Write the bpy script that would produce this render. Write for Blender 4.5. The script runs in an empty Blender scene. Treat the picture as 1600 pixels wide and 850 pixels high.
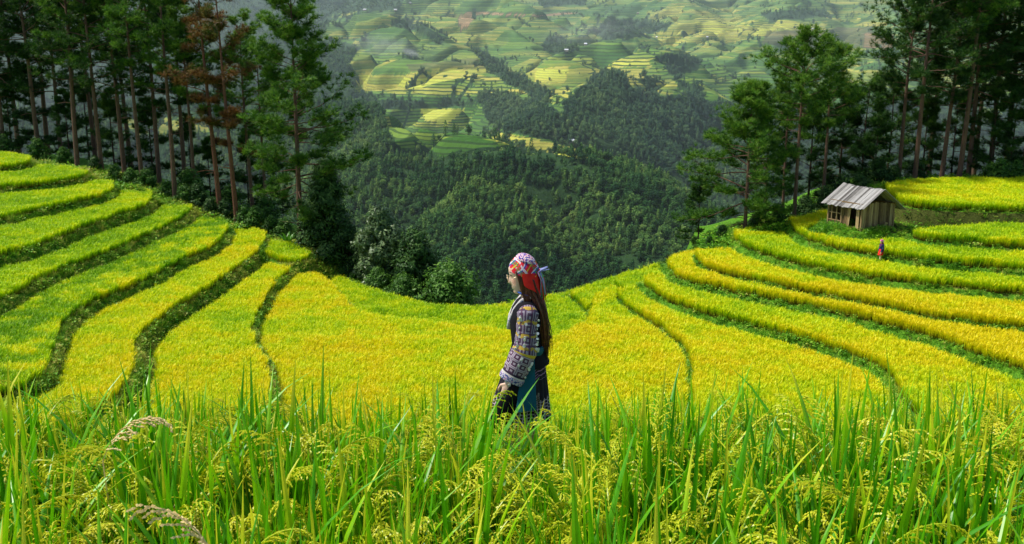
import bpy, bmesh, math, random
import numpy as np
from mathutils import Vector, Matrix, Euler
R = math.radians
random.seed(7)
rng = np.random.default_rng(11)
scene = bpy.context.scene
COL = scene.collection
F_PX, CU, CV = 1600.0, 800.0, 425.0
PITCH = R(13.5)
SP, CP = math.sin(PITCH), math.cos(PITCH)

# ------------------------------------------------------------------ helpers
def ray(u, v):
    cx = (u - CU) / F_PX; cy = (CV - v) / F_PX
    return (cx, CP + cy * SP, -SP + cy * CP)
def on_level(u, v, z):
    """point where the sight line through a spot of the photograph meets height z"""
    d = ray(u, v); t = z / d[2]
    return (d[0] * t, d[1] * t)
def at_dist(u, v, D):
    d = ray(u, v)
    return (d[0] * D, d[1] * D, d[2] * D)
def project(x, y, z):
    D = y * CP - z * SP
    D = np.where(np.abs(D) < 1e-6, 1e-6, D)
    return CU + F_PX * x / D, CV - F_PX * (y * SP + z * CP) / D

def hash2(ix, iy, seed):
    n = (ix.astype(np.int64) * 374761393 + iy.astype(np.int64) * 668265263 + seed * 1442695041) & 0x7fffffff
    n = (n ^ (n >> 13)) * 1274126177 & 0x7fffffff
    n = n ^ (n >> 16)
    return (n & 0xffff) / 65535.0
def vnoise(x, y, seed=0):
    ix = np.floor(x); iy = np.floor(y); fx = x - ix; fy = y - iy
    fx = fx * fx * (3 - 2 * fx); fy = fy * fy * (3 - 2 * fy)
    a = hash2(ix, iy, seed); b = hash2(ix + 1, iy, seed); c = hash2(ix, iy + 1, seed); d = hash2(ix + 1, iy + 1, seed)
    return (a * (1 - fx) + b * fx) * (1 - fy) + (c * (1 - fx) + d * fx) * fy
def fbm(x, y, seed=0, octv=4):
    s = 0; a = 0.5; t = 0
    for k in range(octv):
        s = s + a * vnoise(x, y, seed + k * 17); t += a; a *= 0.5; x = x * 2.03 + 5.1; y = y * 2.03 + 1.7
    return s / t
def inside(px, py, poly):
    res = np.zeros(px.shape, bool); n = len(poly)
    for i in range(n):
        x1, y1 = poly[i]; x2, y2 = poly[(i + 1) % n]
        if y1 == y2: continue
        c = ((y1 > py) != (y2 > py)) & (px < (x2 - x1) * (py - y1) / (y2 - y1) + x1)
        res ^= c
    return res
def dist_seg(px, py, pts, closed=True, zs=None):
    best = np.full(px.shape, 1e18); bz = np.zeros(px.shape)
    n = len(pts)
    for i in range(n if closed else n - 1):
        x1, y1 = pts[i][:2]; x2, y2 = pts[(i + 1) % n][:2]
        dx, dy = x2 - x1, y2 - y1
        t = np.clip(((px - x1) * dx + (py - y1) * dy) / max(dx * dx + dy * dy, 1e-9), 0, 1)
        d2 = (px - x1 - t * dx) ** 2 + (py - y1 - t * dy) ** 2
        m = d2 < best
        best = np.where(m, d2, best)
        if zs is not None: bz = np.where(m, zs[i] + t * (zs[(i + 1) % n] - zs[i]), bz)
    return (np.sqrt(best), bz) if zs is not None else np.sqrt(best)
def smooth_line(pts, it=2):
    p = [tuple(q) for q in pts]
    for _ in range(it):
        q = [p[0]]
        for a, b in zip(p[:-1], p[1:]):
            q.append(tuple(.75 * x + .25 * y for x, y in zip(a, b))); q.append(tuple(.25 * x + .75 * y for x, y in zip(a, b)))
        q.append(p[-1]); p = q
    return p

# ---- node material helper
def new_mat(name):
    m = bpy.data.materials.new(name); m.use_nodes = True
    nt = m.node_tree; nt.nodes.clear()
    out = nt.nodes.new('ShaderNodeOutputMaterial')
    return m, nt, out
class NB:
    """short node writer"""
    def __init__(s, nt): s.nt = nt
    def n(s, t, **kw):
        nd = s.nt.nodes.new(t)
        for k, v in kw.items(): setattr(nd, k, v)
        return nd
    def set(s, sock, v):
        if hasattr(v, 'is_output') or isinstance(v, bpy.types.NodeSocket): s.nt.links.new(v, sock)
        else: sock.default_value = v
    def math(s, op, a, b=None, c=None, clamp=False):
        nd = s.n('ShaderNodeMath', operation=op); nd.use_clamp = clamp
        s.set(nd.inputs[0], a)
        if b is not None: s.set(nd.inputs[1], b)
        if c is not None: s.set(nd.inputs[2], c)
        return nd.outputs[0]
    def mix(s, f, a, b, mode='MIX'):
        nd = s.n('ShaderNodeMix', data_type='RGBA', blend_type=mode)
        s.set(nd.inputs[0], f); s.set(nd.inputs[6], col4(a)); s.set(nd.inputs[7], col4(b))
        return nd.outputs[2]
    def noise(s, vec, scale, detail=3, rough=.6, out=0, dim='3D'):
        nd = s.n('ShaderNodeTexNoise'); nd.noise_dimensions = dim
        if vec is not None: s.set(nd.inputs['Vector'], vec)
        nd.inputs['Scale'].default_value = scale; nd.inputs['Detail'].default_value = detail; nd.inputs['Roughness'].default_value = rough
        return nd.outputs[out]
    def ramp(s, f, stops, interp='LINEAR'):
        nd = s.n('ShaderNodeValToRGB'); cr = nd.color_ramp; cr.interpolation = interp
        while len(cr.elements) > 1: cr.elements.remove(cr.elements[-1])
        cr.elements[0].position = stops[0][0]; cr.elements[0].color = col4(stops[0][1])
        for p, c in stops[1:]:
            e = cr.elements.new(p); e.color = col4(c)
        s.set(nd.inputs[0], f); return nd.outputs[0]
    def attr(s, name, kind='GEOMETRY', out='Fac'):
        nd = s.n('ShaderNodeAttribute', attribute_name=name, attribute_type=kind); return nd.outputs[out]
    def coord(s, w='Object'):
        return s.n('ShaderNodeTexCoord').outputs[w]
    def pos(s): return s.n('ShaderNodeNewGeometry').outputs['Position']
    def sep(s, v):
        nd = s.n('ShaderNodeSeparateXYZ'); s.set(nd.inputs[0], v); return nd.outputs
    def comb(s, x, y, z):
        nd = s.n('ShaderNodeCombineXYZ'); s.set(nd.inputs[0], x); s.set(nd.inputs[1], y); s.set(nd.inputs[2], z); return nd.outputs[0]
    def bsdf(s, color, rough=.7, spec=.3, normal=None, metal=0.0):
        nd = s.n('ShaderNodeBsdfPrincipled'); s.set(nd.inputs['Base Color'], col4(color)); s.set(nd.inputs['Roughness'], rough)
        nd.inputs['Specular IOR Level'].default_value = spec; nd.inputs['Metallic'].default_value = metal
        if normal is not None: s.nt.links.new(normal, nd.inputs['Normal'])
        return nd.outputs[0]
    def bump(s, h, strength=.5, dist=.02):
        nd = s.n('ShaderNodeBump'); s.set(nd.inputs['Height'], h); nd.inputs['Strength'].default_value = strength; nd.inputs['Distance'].default_value = dist
        return nd.outputs[0]
    def leaf(s, color, trans=.35, rough=.5, spec=.25, tcol=None):
        b = s.bsdf(color, rough, spec)
        t = s.n('ShaderNodeBsdfTranslucent'); s.set(t.inputs[0], col4(tcol if tcol is not None else color))
        mx = s.n('ShaderNodeMixShader'); mx.inputs[0].default_value = trans
        s.nt.links.new(b, mx.inputs[1]); s.nt.links.new(t.outputs[0], mx.inputs[2]); return mx.outputs[0]
def col4(c):
    if isinstance(c, bpy.types.NodeSocket): return c
    if isinstance(c, (tuple, list)) and len(c) == 3: return (c[0], c[1], c[2], 1)
    return c
def finish(nt, out, sh): nt.links.new(sh, out.inputs['Surface'])

# ---- mesh builder
class MB:
    def __init__(s): s.v = []; s.f = []; s.uv = []; s.c = []; s.mi = []; s.nv = 0
    def add(s, verts, faces, cols=None, uvs=None, mi=0):
        verts = np.asarray(verts, float).reshape(-1, 3); b = s.nv; s.nv += len(verts); s.v.append(verts)
        s.f += [tuple(i + b for i in f) for f in faces]
        s.mi += [mi] * len(faces)
        s.c.append(np.zeros((len(verts), 4)) if cols is None else np.asarray(cols, float).reshape(-1, 4))
        s.uv.append(np.zeros((len(verts), 2)) if uvs is None else np.asarray(uvs, float).reshape(-1, 2))
    def tube(s, pts, rad, seg=8, cap=True, col=(0, 0, 0, 0), mi=0, flat=1.0, side=None):
        pts = [Vector(p) for p in pts]; n = len(pts)
        if not hasattr(rad, '__len__'): rad = [rad] * n
        V = []; C = []; U = []
        up = Vector((0, 0, 1)); prev = None
        for i, p in enumerate(pts):
            t = (pts[min(i + 1, n - 1)] - pts[max(i - 1, 0)])
            t = t.normalized() if t.length > 1e-9 else Vector((0, 0, 1))
            if prev is None:
                a = Vector(side) if side is not None else (Vector((1, 0, 0)) if abs(t.x) < .9 else Vector((0, 1, 0)))
            else: a = prev
            a = (a - t * a.dot(t)).normalized(); b = t.cross(a); prev = a
            r = rad[i]; ra, rb = (r if hasattr(r, '__len__') else (r, r * flat))
            for k in range(seg):
                an = 2 * math.pi * k / seg
                V.append(p + a * (ra * math.cos(an)) + b * (rb * math.sin(an))); C.append(col); U.append((k / seg, i / max(n - 1, 1)))
        Fc = [(i * seg + k, i * seg + (k + 1) % seg, (i + 1) * seg + (k + 1) % seg, (i + 1) * seg + k) for i in range(n - 1) for k in range(seg)]
        if cap: Fc += [tuple(range(seg))[::-1], tuple((n - 1) * seg + k for k in range(seg))]
        s.add([tuple(v) for v in V], Fc, C, U, mi)
    def box(s, c, size, rot=None, mi=0, col=(0, 0, 0, 0), taper=1.0):
        sx, sy, sz = [q / 2 for q in size]; V = []
        for k in (-1, 1):
            t = taper if k > 0 else 1
            for (i, j) in ((-1, -1), (1, -1), (1, 1), (-1, 1)): V.append(Vector((i * sx * t, j * sy * t, k * sz)))
        if rot is not None: V = [rot @ v for v in V]
        V = [tuple(v + Vector(c)) for v in V]
        s.add(V, [(3, 2, 1, 0), (4, 5, 6, 7), (0, 1, 5, 4), (1, 2, 6, 5), (2, 3, 7, 6), (3, 0, 4, 7)], [col] * 8, None, mi)
    def loft(s, rings, cap=True, col=(0, 0, 0, 0), mi=0, closed=True):
        n = len(rings); seg = len(rings[0]); V = [tuple(p) for r in rings for p in r]
        U = [(k / seg, i / max(n - 1, 1)) for i in range(n) for k in range(seg)]
        Fc = [(i * seg + k, i * seg + (k + 1) % seg, (i + 1) * seg + (k + 1) % seg, (i + 1) * seg + k) for i in range(n - 1) for k in range(seg if closed else seg - 1)]
        if cap and closed: Fc += [tuple(range(seg))[::-1], tuple((n - 1) * seg + k for k in range(seg))]
        s.add(V, Fc, [col] * len(V), U, mi)
    def mesh(s, name, mats, smooth=False):
        me = bpy.data.meshes.new(name)
        V = np.concatenate(s.v) if s.v else np.zeros((0, 3))
        me.from_pydata([tuple(v) for v in V], [], s.f)
        for m in (mats if isinstance(mats, (list, tuple)) else [mats]): me.materials.append(m)
        if any(s.mi): me.polygons.foreach_set('material_index', s.mi)
        C = np.concatenate(s.c)
        if C.any():
            a = me.color_attributes.new('col', 'FLOAT_COLOR', 'POINT'); a.data.foreach_set('color', C.ravel())
        U = np.concatenate(s.uv)
        if U.any():
            l = me.uv_layers.new(name='UVMap'); li = np.empty(len(me.loops), int); me.loops.foreach_get('vertex_index', li)
            l.data.foreach_set('uv', U[li].ravel())
        if smooth: me.polygons.foreach_set('use_smooth', [True] * len(me.polygons))
        me.update(); return me
    def build(s, name, mats, parent=None, smooth=False, link=True):
        o = bpy.data.objects.new(name, s.mesh(name, mats, smooth))
        if link: COL.objects.link(o)
        if parent is not None: o.parent = parent
        return o
def quick_mesh(name, V, Fa, mat, smooth=True):
    me = bpy.data.meshes.new(name)
    V = np.asarray(V, np.float32); Fa = np.asarray(Fa, np.int32)
    me.vertices.add(len(V)); me.vertices.foreach_set('co', V.ravel())
    k = Fa.shape[1]
    me.loops.add(Fa.size); me.loops.foreach_set('vertex_index', Fa.ravel())
    me.polygons.add(len(Fa)); me.polygons.foreach_set('loop_start', np.arange(0, Fa.size, k, dtype=np.int32))
    me.polygons.foreach_set('use_smooth', np.full(len(Fa), smooth))
    me.materials.append(mat); me.update(calc_edges=True); me.validate(); return me
def grid_faces(nr, nc):
    i = np.arange(nr - 1)[:, None] * nc + np.arange(nc - 1)[None, :]
    i = i.ravel(); return np.stack([i, i + 1, i + nc + 1, i + nc], 1)
def tag(o, label=None, cat=None, group=None, kind=None):
    if label: o['label'] = label
    if cat: o['category'] = cat
    if group: o['group'] = group
    if kind: o['kind'] = kind
    return o
def empty(name, loc=(0, 0, 0), rz=0.0, scale=1.0):
    o = bpy.data.objects.new(name, None); COL.objects.link(o); o.location = loc; o.rotation_euler = (0, 0, rz); o.scale = (scale,) * 3
    o.empty_display_size = .2; return o

# ------------------------------------------------------------------ camera, sky, sun
cam = bpy.data.cameras.new('camera'); camo = bpy.data.objects.new('camera', cam); COL.objects.link(camo)
cam.sensor_width = 36; cam.lens = 36; cam.clip_end = 12000; cam.clip_start = .05
camo.location = (0, 0, 0); camo.rotation_euler = (R(90) - PITCH, 0, 0)
scene.camera = camo
SUN_EL, SUN_AZ = R(57), R(-84)      # azimuth from +Y towards +X: sun high, to the left and a little ahead
world = bpy.data.worlds.new('World'); scene.world = world; world.use_nodes = True
wn = world.node_tree; bg = wn.nodes['Background']
sky = wn.nodes.new('ShaderNodeTexSky'); sky.sky_type = 'NISHITA'; sky.sun_disc = False
sky.sun_elevation = SUN_EL; sky.sun_rotation = SUN_AZ; sky.dust_density = 2.5; sky.altitude = 1200
wn.links.new(sky.outputs[0], bg.inputs[0]); bg.inputs[1].default_value = .15
sd = bpy.data.lights.new('sun', 'SUN'); sd.energy = 5.0; sd.angle = R(6); sd.color = (1.0, .95, .84)
so = bpy.data.objects.new('sun', sd); COL.objects.link(so)
to_sun = Vector((math.sin(SUN_AZ) * math.cos(SUN_EL), math.cos(SUN_AZ) * math.cos(SUN_EL), math.sin(SUN_EL)))
so.rotation_euler = to_sun.to_track_quat('Z', 'Y').to_euler(); so.location = (-20, 20, 30)
scene.view_settings.view_transform = 'Standard'; scene.view_settings.look = 'None'; scene.view_settings.exposure = 0
scene.cycles.use_denoising = True
scene.cycles.max_bounces = 6; scene.cycles.diffuse_bounces = 2; scene.cycles.glossy_bounces = 2; scene.cycles.transmission_bounces = 3
scene.cycles.volume_bounces = 1; scene.cycles.use_adaptive_sampling = True; scene.cycles.adaptive_threshold = .02
scene.render.use_persistent_data = False

# ------------------------------------------------------------------ terrace levels
RICE_H = .75
def G(z, *pp): return [on_level(u, v, z) for u, v in pp]
def C_(z, *pp): return [on_level(u, v, z + RICE_H) for u, v in pp]
TERR = []   # name, z, polygon(world), yellowness, label
def terr(z, front, back, yel, label, extra=()):
    f = smooth_line(G(z, *front), 2); b = smooth_line(C_(z, *back), 1)
    TERR.append(dict(z=z, poly=f + b + [tuple(p) for p in extra], yel=yel + .05, label=label))
terr(-13.3, [(-260, 285), (0, 266), (28, 265), (49, 258)], [(49, 241), (0, 233), (-260, 222)], .45, 'small highest rice terrace at the left edge below the pines')
terr(-14.1, [(-260, 315), (0, 298), (47, 294), (94, 288), (125, 284), (145, 274)], [(143, 265), (109, 258), (60, 250), (-260, 245)], .40, 'second rice terrace down on the left slope with a pointed tip')
terr(-15.0, [(-260, 385), (0, 347), (47, 335), (94, 326), (141, 316), (174, 307), (181, 293)], [(176, 280), (140, 270), (60, 262), (-260, 265)], .42, 'third rice terrace down on the left slope, yellow green')
terr(-15.9, [(-260, 470), (0, 403), (47, 394), (94, 375), (141, 356), (188, 340), (221, 331), (237, 319), (240, 305)], [(236, 295), (210, 285), (180, 278), (100, 290), (-260, 330)], .36, 'fourth rice terrace down on the left slope with weedy bank below')
terr(-17.0, [(-260, 600), (0, 481), (47, 450), (94, 427), (141, 410), (188, 392), (235, 370), (273, 354), (296, 340), (304, 328)], [(300, 318), (270, 303), (237, 296), (150, 320), (-260, 400)], .2, 'long bright green rice terrace in the middle of the left slope')
terr(-17.95, [(-260, 690), (60, 615), (85, 563), (94, 521), (122, 488), (188, 460), (235, 441), (282, 413), (329, 394), (353, 375), (359, 360)], [(352, 340), (330, 332), (300, 325), (200, 360), (-260, 470)], .12, 'dull green mottled rice terrace on the left slope')
terr(-18.85, [(-100, 760), (190, 640), (216, 568), (212, 540), (245, 507), (282, 483), (329, 455), (376, 420), (400, 403), (414, 385), (417, 372)], [(408, 358), (380, 345), (350, 338), (250, 400), (-100, 560)], .6, 'yellow rice terrace curving down the left slope above the weedy bank')
terr(-19.85, [(0, 780), (430, 690), (423, 577), (409, 559), (400, 549), (393, 521), (409, 483), (433, 446), (458, 424)], [(455, 412), (430, 405), (410, 395), (330, 440), (0, 620)], .55, 'lowest narrow rice terrace on the left slope beside the basin')
terr(-19.4, [(425, 408), (440, 414), (465, 417), (487, 405)], [(487, 388), (460, 375), (420, 365), (400, 385)], .4, 'small rounded rice terrace below the tall lone pine')
terr(-20.6, [(1000, 470), (1120, 560), (1180, 760), (380, 760), (385, 600), (400, 545), (415, 480), (440, 435)], [(470, 424), (499, 422), (531, 450), (553, 479), (588, 490), (635, 497), (700, 502), (780, 508), (850, 526), (905, 506), (922, 490), (922, 468), (935, 452), (965, 440)], .64, 'wide golden rice basin behind the walking woman')
terr(-21.3, [(905, 545), (560, 545), (515, 480), (510, 455)], [(528, 426), (560, 440), (620, 458), (660, 468), (700, 473), (750, 474), (800, 470), (840, 462), (870, 455), (905, 445), (925, 440), (925, 480)], .42, 'greener far rice field along the valley rim')
terr(-20.95, [(985, 475), (925, 505), (912, 490), (885, 462)], [(880, 455), (915, 443), (960, 428), (985, 420)], .5, 'small rice field on the rim right of the walking woman')
terr(-20.3, [(1040, 455), (980, 470), (958, 450)], [(965, 428), (1000, 417), (1037, 404)], .45, 'topmost small rim field left of the stepped terraces')
terr(-20.15, [(963, 460), (965, 473), (986, 490), (1023, 513), (1052, 532), (1068, 551), (1077, 570), (1080, 640), (1040, 760), (1750, 860)], [(1750, 650), (1300, 520), (1100, 480), (1010, 447), (985, 445), (970, 450)], .68, 'lowest wide rice terrace on the right slope, above the basin')
terr(-19.3, [(1000, 440), (1004, 450), (1037, 471), (1084, 490), (1131, 501), (1178, 513), (1225, 527), (1272, 539), (1319, 555), (1366, 574), (1394, 597), (1420, 660), (1850, 860)], [(1850, 640), (1400, 500), (1150, 440), (1037, 420), (1015, 425), (1003, 432)], .6, 'second rice terrace up on the right slope with tall stalk wall')
terr(-18.4, [(1035, 412), (1040, 424), (1061, 440), (1112, 452), (1178, 466), (1248, 478), (1319, 494), (1389, 513), (1459, 532), (1530, 560), (1600, 583), (1850, 690)], [(1850, 560), (1400, 450), (1135, 374), (1090, 384), (1055, 393), (1038, 404)], .88, 'third rice terrace up on the right slope, deep golden')
terr(-17.8, [(1085, 398), (1088, 411), (1103, 424), (1150, 436), (1225, 452), (1319, 471), (1412, 490), (1506, 508), (1600, 518), (1850, 560)], [(1850, 490), (1400, 430), (1150, 385), (1105, 386), (1090, 390)], .84, 'fourth rice terrace up on the right slope, golden, above a green strip')
terr(-16.85, [(1142, 368), (1146, 378), (1165, 392), (1230, 412), (1300, 428), (1400, 442), (1500, 453), (1600, 462), (1850, 490)], [(1850, 450), (1400, 400), (1235, 344), (1190, 349), (1155, 356)], .5, 'fifth rice terrace up on the right slope, below the path')
terr(-16.0, [(1231, 350), (1235, 362), (1260, 378), (1300, 390), (1377, 402), (1450, 412), (1600, 427), (1850, 450)], [(1850, 420), (1500, 345), (1400, 325), (1330, 318), (1290, 327), (1250, 334)], .5, 'rice terrace in front of the wooden hut')
terr(-15.2, [(1415, 366), (1425, 375), (1500, 383), (1600, 390), (1850, 405)], [(1850, 370), (1600, 340), (1425, 355)], .5, 'short rice terrace under the tall earth bank')
terr(-13.9, [(1392, 312), (1405, 323), (1450, 328), (1520, 331), (1600, 333), (1850, 335)], [(1850, 272), (1600, 276), (1500, 275), (1420, 278), (1385, 285)], .62, 'top rice plateau on the right under the dark pines')
CREST = []
for u, v, zc in [(-700, 215, -13.1), (-260, 222, -13.3), (0, 233, -13.3), (49, 240, -13.3), (109, 258, -14.1), (143, 264, -14.2), (176, 279, -15), (239, 298, -15.9), (302, 318, -17), (352, 340, -18), (412, 360, -19), (487, 390, -19.5),
                 (535, 428, -21.3), (620, 458, -21.3), (700, 473, -21.3), (800, 470, -21.3), (870, 455, -21.3), (940, 434, -21.1), (1000, 417, -20.3), (1037, 403, -19.8), (1080, 386, -18.5), (1145, 360, -16.9), (1235, 342, -16), (1290, 327, -16),
                 (1376, 286, -13.9), (1420, 278, -13.9), (1500, 275, -13.9), (1600, 276, -13.9), (1850, 272, -13.9), (2300, 272, -13.5)]:
    x, y = on_level(u, v, zc + RICE_H); CREST.append((x, y, zc))
CREST.sort(); CR = np.array(CREST)
def fall(d, x):
    wood = np.interp(x, [-16, -10, 12, 18], [1, 0, 0, 1])       # wooded shoulders left and right, a sheer rim between
    g = np.where(d < 16, .10 * d, 1.6 + .75 * (d - 16)); s = .9 * d
    return wood * g + (1 - wood) * s
def SLOPE(k): return 1.6 if 2 <= k <= 8 else 2.4      # grassy sloping banks on the left, steep cut ones elsewhere
MOUND = on_level(1352, 352, -15.0)
def H(x, y, want_level=False):
    x = np.asarray(x, float); y = np.asarray(y, float)
    prof = np.interp(y, [-12, 3.05, 3.5, 7.4, 8.6, 20, 38, 46], [-1.75, -1.95, -3.1, -3.13, -4.1, -13, -20.6, -22.4])
    h = prof + .25 * (fbm(x * .25, y * .25, 5) - .5) * (y > 8)
    yc = np.interp(x, CR[:, 0], CR[:, 1]); zc = np.interp(x, CR[:, 0], CR[:, 2])
    d = y - yc
    beh = np.where(d > -.5, zc - .15 - fall(np.maximum(d, 0), x) + np.clip(d, 0, 8) / 8 * 1.2 * (fbm(x * .15, y * .15, 9) - .5), -1e3)
    h = np.where(d > 0, -1e3, h)
    h = np.maximum(h, beh)
    lev = np.full(x.shape, -1)
    near = y > 30
    for k, t in enumerate(TERR):
        ii = inside(x, y, t['poly']) & near
        dd = dist_seg(x, y, t['poly'])
        wob = .25 * (fbm(x * .7, y * .7, 40 + k, 3) - .5)
        hk = np.where(ii, t['z'], t['z'] - SLOPE(k) * dd + wob * np.minimum(dd, 1) * 2)
        if k == len(TERR) - 1: pass
        up = (hk > h) & near
        h = np.where(up, hk, h); lev = np.where(up, np.where(ii, k, -1), lev)
    dm = np.hypot((x - MOUND[0]) / 1.25, y - MOUND[1])
    hm = -15.02 - .9 * np.maximum(dm - 2.6, 0) + .1 * (fbm(x, y, 77) - .5)
    up = hm > h; h = np.where(up, hm, h); lev = np.where(up, -1, lev)
    return (h, lev) if want_level else h

ys = np.concatenate([np.arange(-8, 9, .3), np.arange(9, 42, .8), np.arange(42, 100, .3), np.arange(100, 190, 3.)])
xs = np.concatenate([np.arange(-130, -62, 2.), np.arange(-62, 62, .3), np.arange(62, 130, 2.)])
X, Y = np.meshgrid(xs, ys); Z, LEV = H(X, Y, True)
def HQ(x, y):
    """height of the near hill read from its mesh"""
    i = min(max(int(np.searchsorted(xs, x)) - 1, 0), len(xs) - 2); j = min(max(int(np.searchsorted(ys, y)) - 1, 0), len(ys) - 2)
    a = (x - xs[i]) / (xs[i + 1] - xs[i]); b = (y - ys[j]) / (ys[j + 1] - ys[j])
    return float(Z[j, i] * (1 - a) * (1 - b) + Z[j, i + 1] * a * (1 - b) + Z[j + 1, i] * (1 - a) * b + Z[j + 1, i + 1] * a * b)
m, nt, out = new_mat('hillside_soil_and_weeds'); nb = NB(nt)
p = nb.pos(); n1 = nb.noise(p, 1.3, 5, .7); n2 = nb.noise(p, 9, 4, .7); n3 = nb.noise(p, .35, 2)
c = nb.ramp(n2, [(.3, (.035, .11, .008)), (.5, (.09, .25, .014)), (.7, (.18, .36, .025))])
soil = nb.ramp(n2, [(.3, (.03, .018, .008)), (.7, (.13, .08, .035))])
f = nb.math('MULTIPLY', nb.math('SUBTRACT', n1, .56), 9, clamp=True)
c = nb.mix(nb.math('MULTIPLY', f, .7), c, soil)
px_, py_, pz_ = nb.sep(p)      # the tall bare earth bank under the right plateau
bank = nb.math('MULTIPLY', nb.math('MULTIPLY', nb.math('GREATER_THAN', px_, 28.5), nb.math('GREATER_THAN', pz_, -15.12)), nb.math('LESS_THAN', pz_, -13.95))
c = nb.mix(nb.math('MULTIPLY', bank, .8), c, nb.mix(n1, soil, (.04, .035, .012)))
finish(nt, out, nb.bsdf(c, .95, .1, nb.bump(n2, .9, .12)))
M_GROUND = m
hill = bpy.data.objects.new('terraced_hillside', quick_mesh('terraced_hillside', np.stack([X, Y, Z], -1).reshape(-1, 3), grid_faces(*X.shape), M_GROUND, True))
COL.objects.link(hill); tag(hill, kind='structure')

# ------------------------------------------------------------------ scatter through geometry nodes (only for what nobody could count)
def src_collection(name, objs):
    c = bpy.data.collections.new(name)
    for o in objs: c.objects.link(o)
    return c
_groups = {}
def scatter_group(coll):
    if coll.name in _groups: return _groups[coll.name]
    g = bpy.data.node_groups.new('scatter_' + coll.name, 'GeometryNodeTree')
    g.interface.new_socket(name='Geometry', in_out='INPUT', socket_type='NodeSocketGeometry')
    g.interface.new_socket(name='Geometry', in_out='OUTPUT', socket_type='NodeSocketGeometry')
    gi = g.nodes.new('NodeGroupInput'); go = g.nodes.new('NodeGroupOutput')
    iop = g.nodes.new('GeometryNodeInstanceOnPoints'); ci = g.nodes.new('GeometryNodeCollectionInfo')
    ci.inputs['Collection'].default_value = coll; ci.inputs['Separate Children'].default_value = True; ci.inputs['Reset Children'].default_value = True
    def na(name, t):
        n = g.nodes.new('GeometryNodeInputNamedAttribute'); n.data_type = t; n.inputs['Name'].default_value = name; return n.outputs['Attribute']
    L = g.links.new
    L(gi.outputs[0], iop.inputs['Points']); L(ci.outputs[0], iop.inputs['Instance'])
    iop.inputs['Pick Instance'].default_value = True
    L(na('idx', 'INT'), iop.inputs['Instance Index'])
    e = g.nodes.new('FunctionNodeEulerToRotation'); L(na('rot', 'FLOAT_VECTOR'), e.inputs[0]); L(e.outputs[0], iop.inputs['Rotation'])
    L(na('scl', 'FLOAT_VECTOR'), iop.inputs['Scale']); L(iop.outputs[0], go.inputs[0])
    _groups[coll.name] = g; return g
def scatter(name, pts, rot, scl, tint, coll, nvar):
    me = bpy.data.meshes.new(name); pts = np.asarray(pts, np.float32); n = len(pts)
    me.vertices.add(n); me.vertices.foreach_set('co', pts.ravel())
    a = me.attributes.new('rot', 'FLOAT_VECTOR', 'POINT'); a.data.foreach_set('vector', np.asarray(rot, np.float32).ravel())
    a = me.attributes.new('scl', 'FLOAT_VECTOR', 'POINT'); a.data.foreach_set('vector', np.asarray(scl, np.float32).ravel())
    a = me.attributes.new('idx', 'INT', 'POINT'); a.data.foreach_set('value', rng.integers(0, nvar, n).astype(np.int32))
    a = me.attributes.new('tint', 'FLOAT', 'POINT'); a.data.foreach_set('value', np.asarray(tint, np.float32))
    me.update()
    o = bpy.data.objects.new(name, me); COL.objects.link(o)
    md = o.modifiers.new('scatter', 'NODES'); md.node_group = scatter_group(coll)
    return o
# ------------------------------------------------------------------ rice
def rice_mat(name, dark=1.0):
    m, nt, out = new_mat(name); nb = NB(nt)
    col = nb.n('ShaderNodeAttribute', attribute_name='col'); s = nb.n('ShaderNodeSeparateColor'); nt.links.new(col.outputs['Color'], s.inputs[0])
    hgt, grain, rnd = s.outputs[0], s.outputs[1], s.outputs[2]
    t = nb.attr('tint', 'INSTANCER')
    t2 = nb.math('ADD', t, nb.math('MULTIPLY', nb.math('SUBTRACT', rnd, .5), .32))
    leafc = nb.ramp(t2, [(0, (.07, .30, .006)), (.35, (.22, .52, .004)), (.7, (.52, .74, .004)), (1, (.80, .80, .006))])
    grainc = nb.ramp(t2, [(0, (.22, .46, .008)), (.4, (.54, .74, .005)), (.75, (.84, .86, .006)), (1, (.90, .76, .008))])
    c = nb.mix(grain, leafc, grainc)
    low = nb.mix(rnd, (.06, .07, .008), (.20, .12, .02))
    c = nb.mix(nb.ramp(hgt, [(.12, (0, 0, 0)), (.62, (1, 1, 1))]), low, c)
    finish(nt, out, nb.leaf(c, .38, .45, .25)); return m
M_RICE = rice_mat('rice_leaf_and_ear')
def blade(mb, base, az, lean, length, width, droop, nseg, rnd, grain=0., fold=False, hscale=.9, h0=0.0):
    p = Vector(base); th = lean; V = []; C = []; step = length / nseg
    side = Vector((-math.sin(az), math.cos(az), 0)); od = Vector((math.cos(az), math.sin(az), 0))
    for i in range(nseg + 1):
        f = i / nseg
        w = width * (.55 + .45 * min(1, f * 3)) * (1 if f < .45 else max(.0, 1 - ((f - .45) / .55) ** 1.6)) * .5
        hh = min(1, max(0, p.z / hscale))
        cc = (hh, grain, rnd if not (fold and rnd > .78 and f > .85) else 1.6, 1)
        d = od * math.sin(th) + Vector((0, 0, math.cos(th)))
        if fold:
            nrm = d.cross(side)
            V += [tuple(p + side * w - nrm * w * .22), tuple(p), tuple(p - side * w - nrm * w * .22)]; C += [cc] * 3
        else:
            V += [tuple(p + side * w), tuple(p - side * w)]; C += [cc] * 2
        p = p + d * step; th += droop / nseg * (0.3 + 1.4 * f)
    k = 3 if fold else 2; Fc = []
    for i in range(nseg):
        for j in range(k - 1): Fc.append((i * k + j, i * k + j + 1, (i + 1) * k + j + 1, (i + 1) * k + j))
    mb.add(V, Fc, C)
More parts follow.
